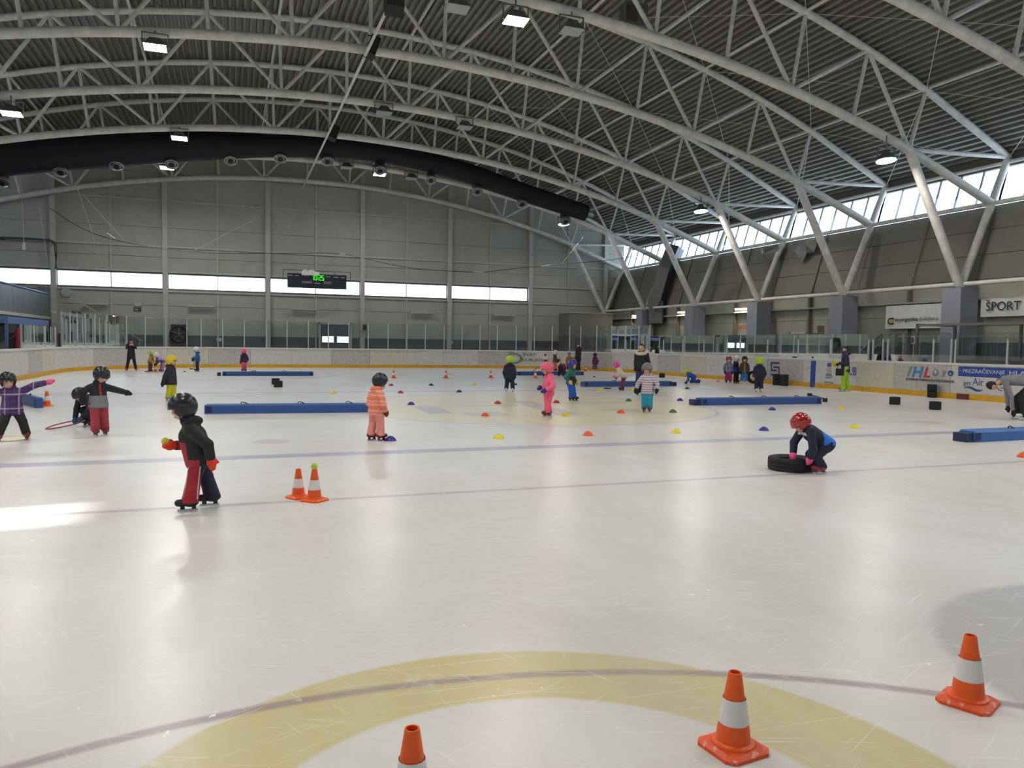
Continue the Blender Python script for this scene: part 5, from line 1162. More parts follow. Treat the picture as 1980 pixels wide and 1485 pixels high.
def skin_mesh(name, prims, k, vox, mats, parent, zone=None, warp=None, cut=None, own=None):
    f0 = own or field(prims, k)
    def f(P):
        d = f0(P)
        if warp is not None: d = d-warp(P)
        if cut is not None: d = np.maximum(d, cut(P))
        return d
    lo, hi = bounds(prims, vox*2.5); V, Q = surface(f, lo, hi, vox)
    me = bpy.data.meshes.new(name); me.vertices.add(len(V)); me.vertices.foreach_set('co', V.ravel())
    me.loops.add(len(Q)*4); me.loops.foreach_set('vertex_index', Q.ravel()); me.polygons.add(len(Q)); me.polygons.foreach_set('loop_start', np.arange(len(Q))*4)
    me.update(calc_edges=True); me.validate()
    for mm in aslist(mats): me.materials.append(mm)
    if zone is not None and len(me.polygons) == len(Q): me.polygons.foreach_set('material_index', zone(V[Q].mean(1)).astype(np.int32))
    me.polygons.foreach_set('use_smooth', [True]*len(me.polygons)); me.update()
    return put(bpy.data.objects.new(name, me), parent)

mSKIN = mat('skin', sc((214, 168, 140)), .5, var=.05); mEYE = mat('eye_dark', (.02, .018, .016), .3, var=0); mLIP = mat('lip', sc((176, 96, 88)), .5, var=0); mBLADE = mat('skate_blade', sc((190, 194, 198)), .25, metal=.8, var=.05)
def cloth(name, c, rough=.7, var=.14, scale=8.0, bump=.8): return mat('cloth_'+name, sc(c), rough, var=var, scale=scale, bump=bump, bscale=13)
def stripes(name, cols, period, axis=2, noise=0.0):
    M = bpy.data.materials.new('cloth_'+name); M.use_nodes = True; nt = M.node_tree; q = NB(nt); N = nt.nodes; bs = N['Principled BSDF']; tc = N.new('ShaderNodeTexCoord'); spz = N.new('ShaderNodeSeparateXYZ'); nt.links.new(tc.outputs['Object'], spz.inputs[0])
    v = spz.outputs[axis]
    if noise: v = q.m('ADD', v, q.m('MULTIPLY', q.noise(tc.outputs['Object'], 9.0, 3), noise))
    t = q.m('FRACT', q.m('DIVIDE', v, period)); r = N.new('ShaderNodeValToRGB'); r.color_ramp.interpolation = 'CONSTANT'; nt.links.new(t, r.inputs[0]); el = r.color_ramp.elements
    el[0].position = 0; el[0].color = sc(cols[0][1])+(1,)
    for p_, c_ in cols[1:]: x_ = el.new(p_); x_.color = sc(c_)+(1,)
    el.remove(el[-1]) if el[-1].position >= 1.0 else None
    nt.links.new(r.outputs[0], bs.inputs['Base Color']); bs.inputs['Roughness'].default_value = .7; return M
def plaid(name, base, l1, l2, sc_):
    M = bpy.data.materials.new('cloth_'+name); M.use_nodes = True; nt = M.node_tree; q = NB(nt); N = nt.nodes; bs = N['Principled BSDF']; tc = N.new('ShaderNodeTexCoord'); spz = N.new('ShaderNodeSeparateXYZ'); nt.links.new(tc.outputs['Object'], spz.inputs[0])
    c = N.new('ShaderNodeRGB'); c.outputs[0].default_value = sc(base)+(1,); col = q.mix(q.step(q.noise(tc.outputs['Object'], 14.0, 4), .5, .15), c.outputs[0], tuple(x*.5 for x in sc(base)))
    for ax, per, w in (('Z', sc_, .10), ('X', sc_*.8, .10), ('Z', sc_*.37, .08), ('X', sc_*.31, .07)):
        t = q.m('FRACT', q.m('DIVIDE', q.m('ADD', spz.outputs[ax], 5.0), per)); col = q.mix(q.m('SUBTRACT', 1.0, q.step(t, w, .03)), col, sc(l1 if w == .10 else l2), .55 if w == .10 else .4)
    nt.links.new(col, bs.inputs['Base Color']); bs.inputs['Roughness'].default_value = .7; return M

BLADES = {}
ADULT = dict(head=.925, hr=(.058, .050, .066), sh=.815, shw=.105, chest=.72, pel=.52, hipw=.05, knee=.29, ank=.065, neck=.86, tr=.078, arm=(.034, .028, .024), leg=(.056, .043, .036), hand=.028)
CHILD = dict(head=.845, hr=(.098, .088, .105), sh=.70, shw=.100, chest=.60, pel=.44, hipw=.055, knee=.27, ank=.095, neck=.74, tr=.092, arm=(.049, .044, .038), leg=(.067, .055, .050), hand=.040)
def person(px, py, top, face, label, kind=CHILD, H=None, jacket=None, trousers=None, glove=None, skate=None, helmet=None, hat=None, hair=None, blade=True, skates=True,
           head=None, headyaw=0.0, nod=0.0, chest=None, pel=None, hL=None, hR=None, eL=None, eR=None, kL=None, kR=None, aL=None, aR=None, hood=True, puff=0.0, jlen=.0, jzone=None, tzone=None, faceon=True, mitten=True, extra=None, vox=None, pompom=None, flare=1.0, jslim=1.0, scarf=None, collar=None):
    base = ice_at(px, py); s_ = CAMF/((base-CAM).dot(_fw))
    if H is None: H = (py-top)/s_
    k = kind; vx = vox or min(.030, max(.011, 2.0/s_))
    # frame: right = across the view, depth = away from the viewer, both level
    dep = Vector((base.x-CAM.x, base.y-CAM.y, 0)).normalized(); rgt = Vector((dep.y, -dep.x, 0)); ph = math.radians(face)
    fw = rgt*math.sin(ph)-dep*math.cos(ph); lt = rgt*math.cos(ph)+dep*math.sin(ph); upv = Vector((0, 0, 1))
    def W_(f, l, u): v = (fw*f+lt*l+upv*u)*H; return np.array((v.x, v.y, v.z))
    root = empty('person', base); tag(root, label, 'person')
    J = {}
    J['pel'] = W_(*(pel or (0, 0, k['pel']))); J['chest'] = W_(*(chest or (0, 0, k['chest'])))
    hd = head or (.015, 0, k['head']); J['head'] = W_(*hd)
    sp_ = J['chest']-J['pel']; sp_ = sp_/np.linalg.norm(sp_); side = np.array(lt); cu = J['chest']+sp_*(k['sh']-k['chest'])*H*.75
    J['neck'] = cu+sp_*.03*H; J['neck'] = cu*.6+J['head']*.4
    for nm_, sg in (('L', 1), ('R', -1)):
        J['s'+nm_] = cu+side*sg*k['shw']*H; J['i'+nm_] = J['pel']+side*sg*k['hipw']*H
        hnd = {'L': hL, 'R': hR}[nm_]; hnd = W_(*hnd) if hnd else W_(.03, sg*(k['shw']+.03), k['pel']-.03); J['h'+nm_] = hnd
        e = {'L': eL, 'R': eR}[nm_]
        if e: e = W_(*e)
        else:
            m_ = (J['s'+nm_]+hnd)/2; full = .30*H; dd = np.linalg.norm(J['s'+nm_]-hnd); bend = math.sqrt(max(0, (full/2)**2-(dd/2)**2)); out = side*sg*.5-np.array(fw)*.8-np.array(upv)*.35; out = out/np.linalg.norm(out); e = m_+out*min(bend, .10*H)
        J['e'+nm_] = e
        a = {'L': aL, 'R': aR}[nm_]; J['a'+nm_] = W_(*a) if a else W_(0, sg*.066, k['ank'])
        kn = {'L': kL, 'R': kR}[nm_]; J['k'+nm_] = W_(*kn) if kn else (J['i'+nm_]+J['a'+nm_])/2+np.array(fw)*.015*H
    # head frame
    hy = math.radians(face+headyaw); hf = (rgt*math.sin(hy)-dep*math.cos(hy)); hl = rgt*math.cos(hy)+dep*math.sin(hy); nd = math.radians(nod)
    hf2 = hf*math.cos(nd)-upv*math.sin(nd); hu = upv*math.cos(nd)+hf*math.sin(nd); HM = np.array([list(hf2), list(hl), list(hu)]).T
    hr = np.array(k['hr'])*H; hc = J['head']; loc = lambda a, b, c: hc+HM@np.array((a*hr[0], b*hr[1], c*hr[2]))
    q = .80
    ta, la = k['arm'], k['leg']; T = k['tr']*H
    bp = [('e', hc, (hr[0]*.80, hr[1]*.78, hr[2]*.82), HM), ('e', loc(.35, 0, -.42), (hr[0]*.45, hr[1]*.50, hr[2]*.42), HM), ('e', loc(.80, 0, -.12), (hr[0]*.13, hr[1]*.10, hr[2]*.13), HM),
          ('c', J['neck'], hc, .032*H*k['tr']/.09, .036*H*k['tr']/.09), ('c', J['chest'], J['pel'], T*q, T*.60), ('c', J['sL'], J['sR'], ta[0]*H*.74, ta[0]*H*.74)]
    for sg, nm_ in ((1, 'L'), (-1, 'R')):
        bp += [('c', J['s'+nm_], J['e'+nm_], ta[0]*H*.75, ta[1]*H*.72), ('c', J['e'+nm_], J['h'+nm_], ta[1]*H*.72, ta[2]*H*.65), ('c', J['i'+nm_], J['k'+nm_], la[0]*H*.75, la[1]*H*.70), ('c', J['k'+nm_], J['a'+nm_], la[1]*H*.70, la[2]*H*.55), ('e', loc(-.05, sg*.80, -.10), (hr[0]*.14, hr[1]*.10, hr[2]*.2), HM)]
    skin_mesh('body', bp, .02*H, min(vx, .018), mSKIN, root)
    # face details
    for sg in (1, -1):
        e = loc(.77, sg*.30, .06); b = MB(); R3 = Matrix(HM.tolist()); b.lathe([(math.sin(t)*hr[1]*.11, -math.cos(t)*hr[1]*.07) for t in np.linspace(.01, math.pi-.01, 6)], 8, e, 0, R3 @ Matrix.Rotation(math.pi/2, 3, 'Y'), cap=False); b.build('eye', mEYE, root, True)
    m0, m1 = loc(.77, .20, -.45), loc(.77, -.20, -.45); MB().path([m0, loc(.83, 0, -.53), m1], hr[1]*.05, 6).build('mouth', mLIP, root, True)
    # jacket
    jb = J['pel']-sp_*(jlen+.02)*H; hem = J['pel']-sp_*(jlen+.055)*H
    jp = [('c', J['chest'], jb, T*1.02*jslim, T*1.10*jslim), ('c', J['sL']*.85+J['sR']*.15, J['sR']*.85+J['sL']*.15, .058*H, .058*H), ('c', J['chest']+side*T*.25, jb+side*T*.42, T*.9*jslim, T*1.0*jslim), ('c', J['chest']-side*T*.25, jb-side*T*.42, T*.9*jslim, T*1.0*jslim)]
    torso_f = field(list(jp), .018*H)
    for nm_ in 'LR':
        d = J['h'+nm_]-J['e'+nm_]; cuff = J['e'+nm_]+d*.82
        jp += [('c', J['s'+nm_], J['e'+nm_], ta[0]*H*1.06, ta[1]*H*1.04), ('c', J['e'+nm_], cuff, ta[1]*H*1.04, ta[2]*H*1.08)]
    if hood: back = -np.array(fw); jp.append(('e', J['neck']+back*.055*H+np.array((0, 0, -.004*H)), (.070*H, .070*H, .045*H))); jp.append(('c', J['neck']-side*.02*H, J['neck']+side*.02*H, .058*H, .058*H))
    arms_f = field(jp[4:], .012*H); jown = lambda P: smin(np.maximum(torso_f(P), (hem-P)@sp_), arms_f(P), .018*H)
    warp = (lambda P: puff*H*np.cos(2*math.pi*((P-J['pel'])@sp_)/(.085*H))) if puff else None
    def jz(C):
        f = (C@np.array(fw))/H; l = (C@side)/H; u = C[:, 2]/H; return jzone(f, l, u)
    skin_mesh('jacket', jp, .018*H, vx, jacket, root, jz if jzone else None, warp, own=jown)
    # trousers
    tp = [('c', J['iL'], J['iR'], la[0]*H*1.12, la[0]*H*1.12)]
    for nm_ in 'LR':
        d = J['a'+nm_]-J['k'+nm_]; tp += [('c', J['i'+nm_], J['k'+nm_], la[0]*H*1.08, la[1]*H*1.05), ('c', J['k'+nm_], J['k'+nm_]+d*1.12, la[1]*H*1.05, la[2]*H*1.10*flare)]
    def tz(C):
        f = (C@np.array(fw))/H; l = (C@side)/H; u = C[:, 2]/H; return tzone(f, l, u)
    zc_ = (min(J['aL'][2], J['aR'][2])-.022*H); stand = min(J['kL'][2], J['kR'][2]) > .15*H
    skin_mesh('trousers', tp, .012*H, vx, trousers, root, tz if tzone else None, None, (lambda P: zc_-P[:, 2]) if stand else None)
    # gloves or hands
    for nm_ in 'LR':
        d = J['h'+nm_]-J['e'+nm_]; d = d/np.linalg.norm(d); sgn = 1 if nm_ == 'L' else -1; r = k['hand']*H; pc = J['h'+nm_]+d*r*.3
        inn = -side*sgn; inn = inn-d*(inn@d); inn = inn/max(1e-6, np.linalg.norm(inn)); nrm = np.cross(d, inn)
        gp = [('c', J['h'+nm_]-d*r*.9, pc, r*.78, r*.92), ('e', pc+d*r*.5, (r*1.0,)*3)]
        if mitten: gp += [('c', pc+d*r*.4, pc+d*r*1.6+inn*r*.15, r*.92, r*.66)]
        else:
            for i, (o_, ln) in enumerate(((-.62, 1.55), (-.2, 1.85), (.22, 1.75), (.6, 1.35))): a0 = pc+d*r*.5+nrm*r*o_; mid = a0+d*r*ln*.55; gp += [('c', a0, mid, r*.30, r*.27), ('c', mid, mid+d*r*ln*.35+inn*r*.45, r*.27, r*.22)]
        gp += [('c', pc-d*r*.1+nrm*r*.75, pc+d*r*.7+nrm*r*1.25+inn*r*.35, r*.36, r*.30)]
        skin_mesh('glove' if glove is not mSKIN else 'hand', gp, r*.25, min(vx, max(.006, r*.33)), glove or mBLACK, root)
    # skates (boot, holder, blade) or boots
    for nm_ in 'LR':
        a = J['a'+nm_]; kn = J['k'+nm_]; toe = np.array(fw); g = a.copy(); lift = max(0.0, a[2]-k['ank']*H)
        z0 = lift+(.055*H if skates else .012*H); r = (.042 if k is CHILD else .034)*H; L_ = (.15 if k is CHILD else .14)*H
        heel = np.array((a[0], a[1], z0+r*.55))-toe*L_*.22; tip = np.array((a[0], a[1], z0+r*.45))+toe*L_*.62
        sp2 = [('c', heel, tip, r*.86, r*.72), ('c', np.array((a[0], a[1], z0+r*.6)), np.array((a[0], a[1], z0+r*.5))+(a-np.array((a[0], a[1], z0+r*.5)))*1.0+np.array((0, 0, r*1.0)), r*.95, r*.9)]
        bo = skin_mesh('skate_boot' if skates else 'boot', sp2, r*.5, min(vx, max(.007, r*.3)), skate, root)
        if skates:
            zt_ = z0-r*.15; zb2 = lift+.002; hh = zt_-zb2
            sd = Vector(side.tolist()); tv = Vector(toe.tolist()); c0 = Vector((a[0], a[1], 0))
            for t0, t1 in ((-.30, -.08), (.28, .52)):
                b = MB(); P = [c0+tv*(L_*t)+sd*(w)+Vector((0, 0, z)) for z in (zb2+hh*.35, zt_+r*.2) for t in (t0, t1) for w in (-.009*H, .009*H)]
                b.add(P, [(0, 1, 3, 2), (4, 6, 7, 5), (0, 2, 6, 4), (1, 5, 7, 3), (0, 4, 5, 1), (2, 3, 7, 6)]); b.build('blade_holder', aslist(skate)[0], bo)
            b = MB(); P = [c0+tv*(L_*t)+sd*w+Vector((0, 0, z)) for z in (zb2, zb2+hh*.42) for t in (-.40, .66) for w in (-.003, .003)]
            b.add(P, [(0, 1, 3, 2), (4, 6, 7, 5), (0, 2, 6, 4), (1, 5, 7, 3), (0, 4, 5, 1), (2, 3, 7, 6)]); b.build('blade', mBLADE, bo)
    # headwear
    if helmet:
        hp = [('e', loc(-.06, 0, .16), (hr[0]*1.22, hr[1]*1.20, hr[2]*1.12), HM)]
        def cutf(P):
            Lq = (P-hc)@HM/hr; opening = np.minimum(np.minimum(Lq[:, 0]-.28+np.maximum(0, -Lq[:, 2]-.35)*.5, .26-Lq[:, 2]+.0*Lq[:, 0]), .80-np.abs(Lq[:, 1]))*hr.min(); bottom = (-.70-Lq[:, 2]+.25*Lq[:, 0])*hr.min()
            inner = -d_ell(P, hc, (hr[0]*.86, hr[1]*.86, hr[2]*.88), HM); return np.maximum(np.maximum(opening, bottom), inner*(Lq[:, 2] < -.2) + -1*(Lq[:, 2] >= -.2))
        ho = skin_mesh('helmet', hp, .01, min(vx, .016), helmet, root, None, None, cutf)
        b = MB(); b.path([loc(.42, .95, -.25), loc(.48, .72, -.85), loc(.55, 0, -1.02), loc(.48, -.72, -.85), loc(.42, -.95, -.25)], hr[1]*.05, 6); b.build('chin_strap', mBLACK, ho, True)
        b = MB(); pts_ = [loc(1.12*math.cos(t), 1.16*math.sin(t), .30-.05*abs(math.sin(t))) for t in np.linspace(-1.25, 1.25, 11)]; b.path(pts_, hr[1]*.07, 6); b.build('visor_rim', aslist(helmet)[0], ho, True)
        if vx < .02:
            for sg in (-1, 1):
                hs = lambda az, el: loc(-.06+1.225*math.cos(el)*math.cos(az), 1.205*math.cos(el)*math.sin(az), .16+1.125*math.sin(el))
                for az, el in ((.45, .75), (1.1, .62), (1.7, .75), (2.3, .6)): b = MB(); b.path([hs(sg*az, el), hs(sg*(az+.16), el+.03), hs(sg*(az+.32), el+.02)], [hr[1]*.02, hr[1]*.05, hr[1]*.02], 6); b.build('air_vent', mBLACK, ho, True)
    if hat: 
        hp = [('e', loc(-.05, 0, .22), (hr[0]*1.02, hr[1]*1.02, hr[2]*.98), HM)]; cutf = lambda P: (-.05-((P-hc)@HM/hr)[:, 2]-.1*((P-hc)@HM/hr)[:, 0])*hr.min()
        ho = skin_mesh('knit_hat', hp, .01, min(vx, .016), hat, root, None, None, cutf)
        MB().path([loc(.98*math.cos(t), .98*math.sin(t), .05) for t in np.linspace(0, 2*math.pi, 16, endpoint=False)], hr[1]*.12, 6, 0, True).build('hat_brim', aslist(hat)[0], ho, True)
        if pompom: skin_mesh('pompom', [('e', loc(-.1, 0, 1.55), (hr[1]*.55,)*3), ('e', loc(0, .15, 1.75), (hr[1]*.4,)*3)], .02, .018, pompom, ho)
    if hair:
        hp = [('e', loc(-.10, 0, .12), (hr[0]*.95, hr[1]*.92, hr[2]*.95), HM), ('e', loc(-.55, 0, -.25), (hr[0]*.55, hr[1]*.7, hr[2]*.7), HM)]
        cutf = lambda P: np.minimum(((P-hc)@HM/hr)[:, 0]-.35, .42-((P-hc)@HM/hr)[:, 2])*hr.min()
        skin_mesh('hair', hp, .02, min(vx, .016), hair, root, None, None, cutf)
    if scarf:
        c_ = J['neck']; b = MB(); b.path([Vector(c_.tolist())+(fw*math.cos(t)*.085+lt*math.sin(t)*.095+upv*(-.018-.03*math.cos(t)))*H for t in np.linspace(0, 2*math.pi, 18, endpoint=False)], .034*H, 8, 0, True); b.build('scarf', scarf, root, True)
    return dict(root=root, base=base, W=lambda f, l, u: base+(fw*f+lt*l+upv*u)*H, J=J, H=H, fw=fw, lt=lt, loc=loc)

K = lambda n, c, **kw: cloth(n, c, **kw)
cBLACK = K('black', (24, 26, 32)); cNAVY = K('navy', (24, 30, 56)); cRED = K('red', (166, 34, 46)); cMAROON = K('maroon', (104, 36, 52)); cPINK = K('pink', (240, 92, 132)); cPINKH = mat('helmet_pink', sc((236, 96, 124)), .3, var=.05)
hBLACK = mat('helmet_black', (.016, .018, .022), .28, var=.1); hLIME = mat('helmet_lime', sc((176, 208, 60)), .3, var=.06); hWHITE = mat('helmet_white', sc((214, 214, 210)), .3, var=.05); hYEL = mat('helmet_yellow', sc((224, 198, 30)), .3, var=.05); hRED = mat('helmet_red', sc((164, 30, 26)), .22, var=.08, coat=.6); hBLUE = mat('helmet_blue', sc((48, 52, 150)), .3, var=.2, scale=14); hGREY = mat('helmet_grey', sc((118, 112, 108)), .5, var=.2, scale=14); hPINK2 = mat('helmet_hotpink', sc((226, 74, 150)), .3, var=.05)
sBLACK = mat('skate_black', (.018, .018, .02), .45, var=.1); sMAR = mat('skate_maroon', sc((110, 34, 44)), .4, var=.1); sWHITE = mat('skate_white', sc((212, 208, 202)), .4, var=.06); sGREY = mat('skate_grey', sc((150, 150, 146)), .4, var=.1); sRED = mat('skate_red', sc((150, 50, 44)), .4, var=.1)
gORANGE = K('glove_orange', (226, 66, 24)); gPINK = K('glove_pink', (240, 90, 140)); gBLUE = K('glove_blue', (52, 44, 140)); gTEAL = K('glove_teal', (34, 74, 100)); gLIME = K('glove_lime', (206, 206, 90)); gBLK = K('glove_black', (20, 20, 24))

# child with the tennis ball
tzr = lambda f, l, u: np.where((l > -.005) & (u < .47) & (f > -.035+.0*(u)) , 1, 0)
P4 = person(386, 984, 762, -88, 'child in black and red snowsuit holding a tennis ball, black helmet, orange mittens', H=1.125, jacket=[cBLACK, cRED], trousers=[cNAVY, cRED], glove=gORANGE, skate=sBLACK, helmet=hBLACK,
    head=(.125, 0, .86), nod=18, chest=(.05, 0, .62), pel=(.0, 0, .44), hL=(-.085, .155, .44), eL=(-.06, .175, .57), hR=(.205, -.05, .545), eR=(.045, -.17, .53), aL=(.075, .06, .095), kL=(.045, .065, .27), aR=(-.10, -.05, .105), kR=(-.055, -.055, .27),
    jzone=lambda f, l, u: np.where((f > .085) & (f < .17) & (u < .58) & (l < .10) & (l > -.10) | (u < .435) & (f > .0) & (f < .17), 1, 0), tzone=lambda f, l, u: np.where((l > .0) & (u < .46) & (f > .0+.09*(.44-u)/.44*.0+(.01 if True else 0)-.015), 1, 0), vox=.0105, flare=1.25, jslim=1.2)
ball(P4['W'](.262, -.03, .585), .036, 'yellow-green tennis ball held in an orange mitten')
# white piping on the suit, laid on the trouser surface
def piping(P, pts_, r=.0045):
    o = MB().path([P['W'](*p)-P['base'] for p in pts_], r, 5).build('piping', mWHITE, P['root'], True)
piping(P4, [(-.006, .128, .40), (.0, .128, .35), (.006, .124, .30), (.012, .122, .24), (.018, .124, .18), (.022, .128, .11)])
piping(P4, [(.078, .075, .40), (.094, .085, .34), (.100, .088, .28), (.112, .090, .20), (.128, .092, .11)])
MB().path([P4['W'](f, l, .445)-P4['base'] for f, l in [(.108*math.cos(t), .136*math.sin(t)) for t in np.linspace(0, 2*math.pi, 20, endpoint=False)]], .016, 6, 0, True).build('belt', mBLACK, P4['root'], True)
# child with arms out, purple checked jacket
person(24, 852, 711, 12, 'child with arms stretched out, purple checked jacket, black helmet and trousers', jacket=plaid('purple_check', (72, 44, 112), (196, 180, 200), (160, 90, 110), .22), trousers=cBLACK, glove=gPINK, skate=sMAR, helmet=hBLACK, head=(.04, -.05, .82), nod=10, chest=(.01, 0, .59), hL=(.05, .42, .79), eL=(.03, .27, .755), hR=(.05, -.42, .70), eR=(.03, -.27, .70), aL=(0, .165, .095), kL=(.03, .115, .27), aR=(.02, -.165, .095), kR=(.03, -.10, .27), pel=(0, 0, .42), jslim=1.1)
# child in dark red trousers
pk = stripes('grey_knit', [(0, (96, 98, 106)), (.4, (150, 150, 156)), (.6, (60, 62, 70)), (.8, (170, 168, 170))], .022, 2, .05)
person(191, 842, 704, 18, 'child in dark red trousers and black jacket with grey knitted lower half, looking down', jacket=[cBLACK, pk, cRED], trousers=K('dark_red', (158, 52, 62)), glove=gBLK, skate=sMAR, helmet=hBLACK, head=(.07, .02, .845), nod=35, headyaw=15, hL=(.05, .335, .60), eL=(.02, .21, .64), hR=(-.06, -.19, .52), eR=(-.05, -.19, .62), aL=(-.02, .085, .095), aR=(.03, -.055, .095), jzone=lambda f, l, u: np.where((u < .56) & (np.abs(l) < .16) & (u > .3), 1, np.where((np.abs(l) < .012) & (f > .05) & (u > .56), 2, 0)), flare=1.1)
# crouching child with hoop
person(172, 824, 752, -55, 'crouching child in black reaching down for a red hoop, teal mittens', H=1.12, jacket=cBLACK, trousers=cBLACK, glove=gTEAL, skate=sBLACK, helmet=hBLACK, pel=(-.16, 0, .33), chest=(.02, 0, .44), head=(.15, 0, .52), nod=45, hL=(.19, .10, .16), hR=(.17, -.10, .12), eL=(.12, .17, .28), eR=(.10, -.16, .28), aL=(-.02, .07, .095), aR=(-.05, -.08, .095), kL=(.06, .09, .26), kR=(.04, -.09, .26))
# photographing adult
person(254, 718, 654, 5, 'adult in long black coat and red boots photographing with a phone', ADULT, jacket=cBLACK, trousers=cBLACK, glove=mSKIN, skate=sRED, hat=cBLACK, hL=(.14, .03, .80), hR=(.14, -.03, .80), eL=(.06, .13, .70), eR=(.06, -.13, .70), aL=(0, .13, .065), aR=(0, -.13, .065), kL=(.01, .085, .28), kR=(.01, -.085, .28), jlen=.10, hood=False, mitten=False, jslim=1.05)
r_ = ice_at(254, 718); o = empty('mobile_phone', pv(253.5, 666.5, r_)-Vector((0, .17, 0))); tag(o, 'small mobile phone held up by the adult in black', 'phone'); MB().box((0, 0, 0), (.075, .012, .15)).build('phone_case', mBLACK, o); MB().box((0, .008, 0), (.068, .006, .14)).build('phone_screen', mat('screen_grey', (.2, .22, .25), .2), o)
# pair by the barrier
person(290, 719, 676, 70, 'child in mustard jacket and lime helmet at the barrier', jacket=K('mustard', (182, 132, 62)), trousers=K('charcoal', (62, 66, 74)), glove=gLIME, skate=sBLACK, helmet=hLIME, chest=(.05, 0, .6), head=(.10, 0, .83), nod=20, hL=(.20, .06, .42), hR=(.2, -.06, .45))
person(313, 719, 681, -65, 'bending child in lilac suit and white helmet at the barrier', H=1.15, jacket=[K('lilac', (184, 140, 192)), K('plum', (80, 56, 110))], trousers=K('lilac_trousers', (160, 124, 168)), glove=gBLK, skate=sMAR, helmet=hWHITE, pel=(-.06, 0, .44), chest=(.10, 0, .57), head=(.25, 0, .70), nod=40, hL=(.26, .08, .36), hR=(.24, -.08, .34), jzone=lambda f, l, u: np.where((u < .50), 1, 0))
# yellow helmet child
person(331, 775, 684, 60, 'child in black jacket, bright yellow trousers and yellow helmet', jacket=K('jacket_black', (38, 38, 46)), trousers=K('yellow_trousers', (202, 198, 30)), glove=gBLK, skate=sGREY, helmet=hYEL, hood=True, hL=(-.02, .18, .40), hR=(-.06, -.20, .40), jlen=.04, flare=1.05, aL=(.02, .05, .095), aR=(-.03, -.06, .095), jslim=1.1)
person(382, 718.5, 669, -95, 'child in blue jacket and white helmet with a hockey stick', jacket=K('blue_jacket', (36, 92, 168)), trousers=cNAVY, glove=gBLK, skate=sBLACK, helmet=hWHITE, hL=(.14, .04, .52), hR=(.14, -.06, .46), head=(.05, 0, .845))
person(472, 718.5, 672, -150, 'small child in dark plum jacket, pink trousers and pink helmet', jacket=K('dark_plum', (58, 34, 58)), trousers=K('pink_trousers', (214, 92, 120)), glove=gBLK, skate=sMAR, helmet=cPINKH)
# peach child
pch = stripes('peach_waves', [(0, (238, 140, 110)), (.25, (244, 168, 148)), (.4, (236, 124, 92)), (.62, (240, 132, 98)), (.85, (246, 178, 160))], .16, 2, .06)
person(727, 852, 718, 128, 'child in peach patterned jacket, pale coral trousers and black helmet seen from behind', jacket=pch, trousers=K('coral_trousers', (232, 150, 138)), glove=cMAROON, skate=sMAR, helmet=hBLACK, head=(.07, 0, .85), headyaw=-15, nod=12, hR=(.06, -.14, .43), eR=(-.02, -.18, .55), hL=(.08, .12, .42), aL=(-.03, .08, .095), aR=(.03, -.065, .095), puff=.004, flare=1.12, jlen=.01)
person(985, 758, 685, 172, 'child in navy suit and lime helmet seen from behind', jacket=cNAVY, trousers=cNAVY, glove=gBLK, skate=sWHITE, helmet=hLIME, jlen=.03, aL=(.02, .085, .095), aR=(0, -.085, .095))
# pink child
person(1060, 805, 699, -62, 'child all in bright pink snowsuit with pink helmet and blue mittens', jacket=K('hot_pink', (244, 104, 140)), trousers=cPINK, glove=gBLUE, skate=sMAR, helmet=cPINKH, head=(.05, 0, .865), nod=12, hL=(.13, .13, .49), eL=(.0, .19, .56), hR=(.10, -.12, .52), aL=(.05, .06, .095), aR=(-.05, -.075, .095), flare=1.1)
person(1054, 729.5, 687, -90, 'child with white knitted hat and navy pompom behind the pink child', jacket=K('dark_maroon', (66, 30, 46)), trousers=cBLACK, glove=gBLK, skate=sBLACK, hat=hWHITE, pompom=cNAVY, hL=(.13, .06, .48), hR=(.14, -.06, .50))
person(1073, 717.5, 676, 70, 'child in brown checked jacket and salmon trousers by the barrier', jacket=plaid('brown_check', (96, 62, 66), (150, 110, 110), (60, 40, 46), .2), trousers=K('salmon', (222, 112, 104)), glove=gBLK, skate=sMAR, helmet=hWHITE, hL=(.15, .06, .52), hR=(.13, -.08, .46))
person(1085, 729, 697, 165, 'bending child in dark trousers and raspberry jacket seen from behind', H=1.15, jacket=K('raspberry', (128, 52, 84)), trousers=K('aubergine', (44, 26, 44)), glove=gBLK, skate=sBLACK, helmet=hBLACK, pel=(-.05, 0, .46), chest=(.14, 0, .50), head=(.28, 0, .46), nod=60, hL=(.26, .10, .25), hR=(.26, -.10, .25), aL=(0, .10, .095), aR=(0, -.10, .095))
person(1100, 716.5, 680, 180, 'child in mustard jacket and blue hat hidden behind the green jacket', jacket=K('ochre', (168, 116, 40)), trousers=cNAVY, glove=gBLK, skate=sBLACK, hat=K('sky_hat', (52, 126, 190)), hR=(.0, -.27, .66), eR=(0, -.2, .66))
person(1104, 775, 693, 62, 'child in green and navy jacket, blue trousers and blue helmet', jacket=[K('green', (34, 104, 84)), cNAVY, K('blue_cuff', (40, 90, 160))], trousers=K('royal_blue', (32, 88, 190)), glove=gLIME, skate=sBLACK, helmet=hBLUE, hR=(.03, -.15, .46), eR=(-.05, -.18, .55), hL=(.08, .13, .44), pel=(-.02, 0, .43), head=(.03, 0, .845), jzone=lambda f, l, u: np.where((u < .57) & (np.abs(l) < .11), 1, np.where((u < .51) & (l < -.11), 2, 0)), aL=(.06, .05, .095), aR=(.03, -.05, .095))
person(1118, 718, 664, -50, 'adult dressed all in black standing by the barrier', ADULT, jacket=cBLACK, trousers=cBLACK, glove=gBLK, skate=sBLACK, hair=K('hair_black', (20, 18, 18)), jlen=.10, aL=(0, .07, .065), aR=(0, -.07, .065))
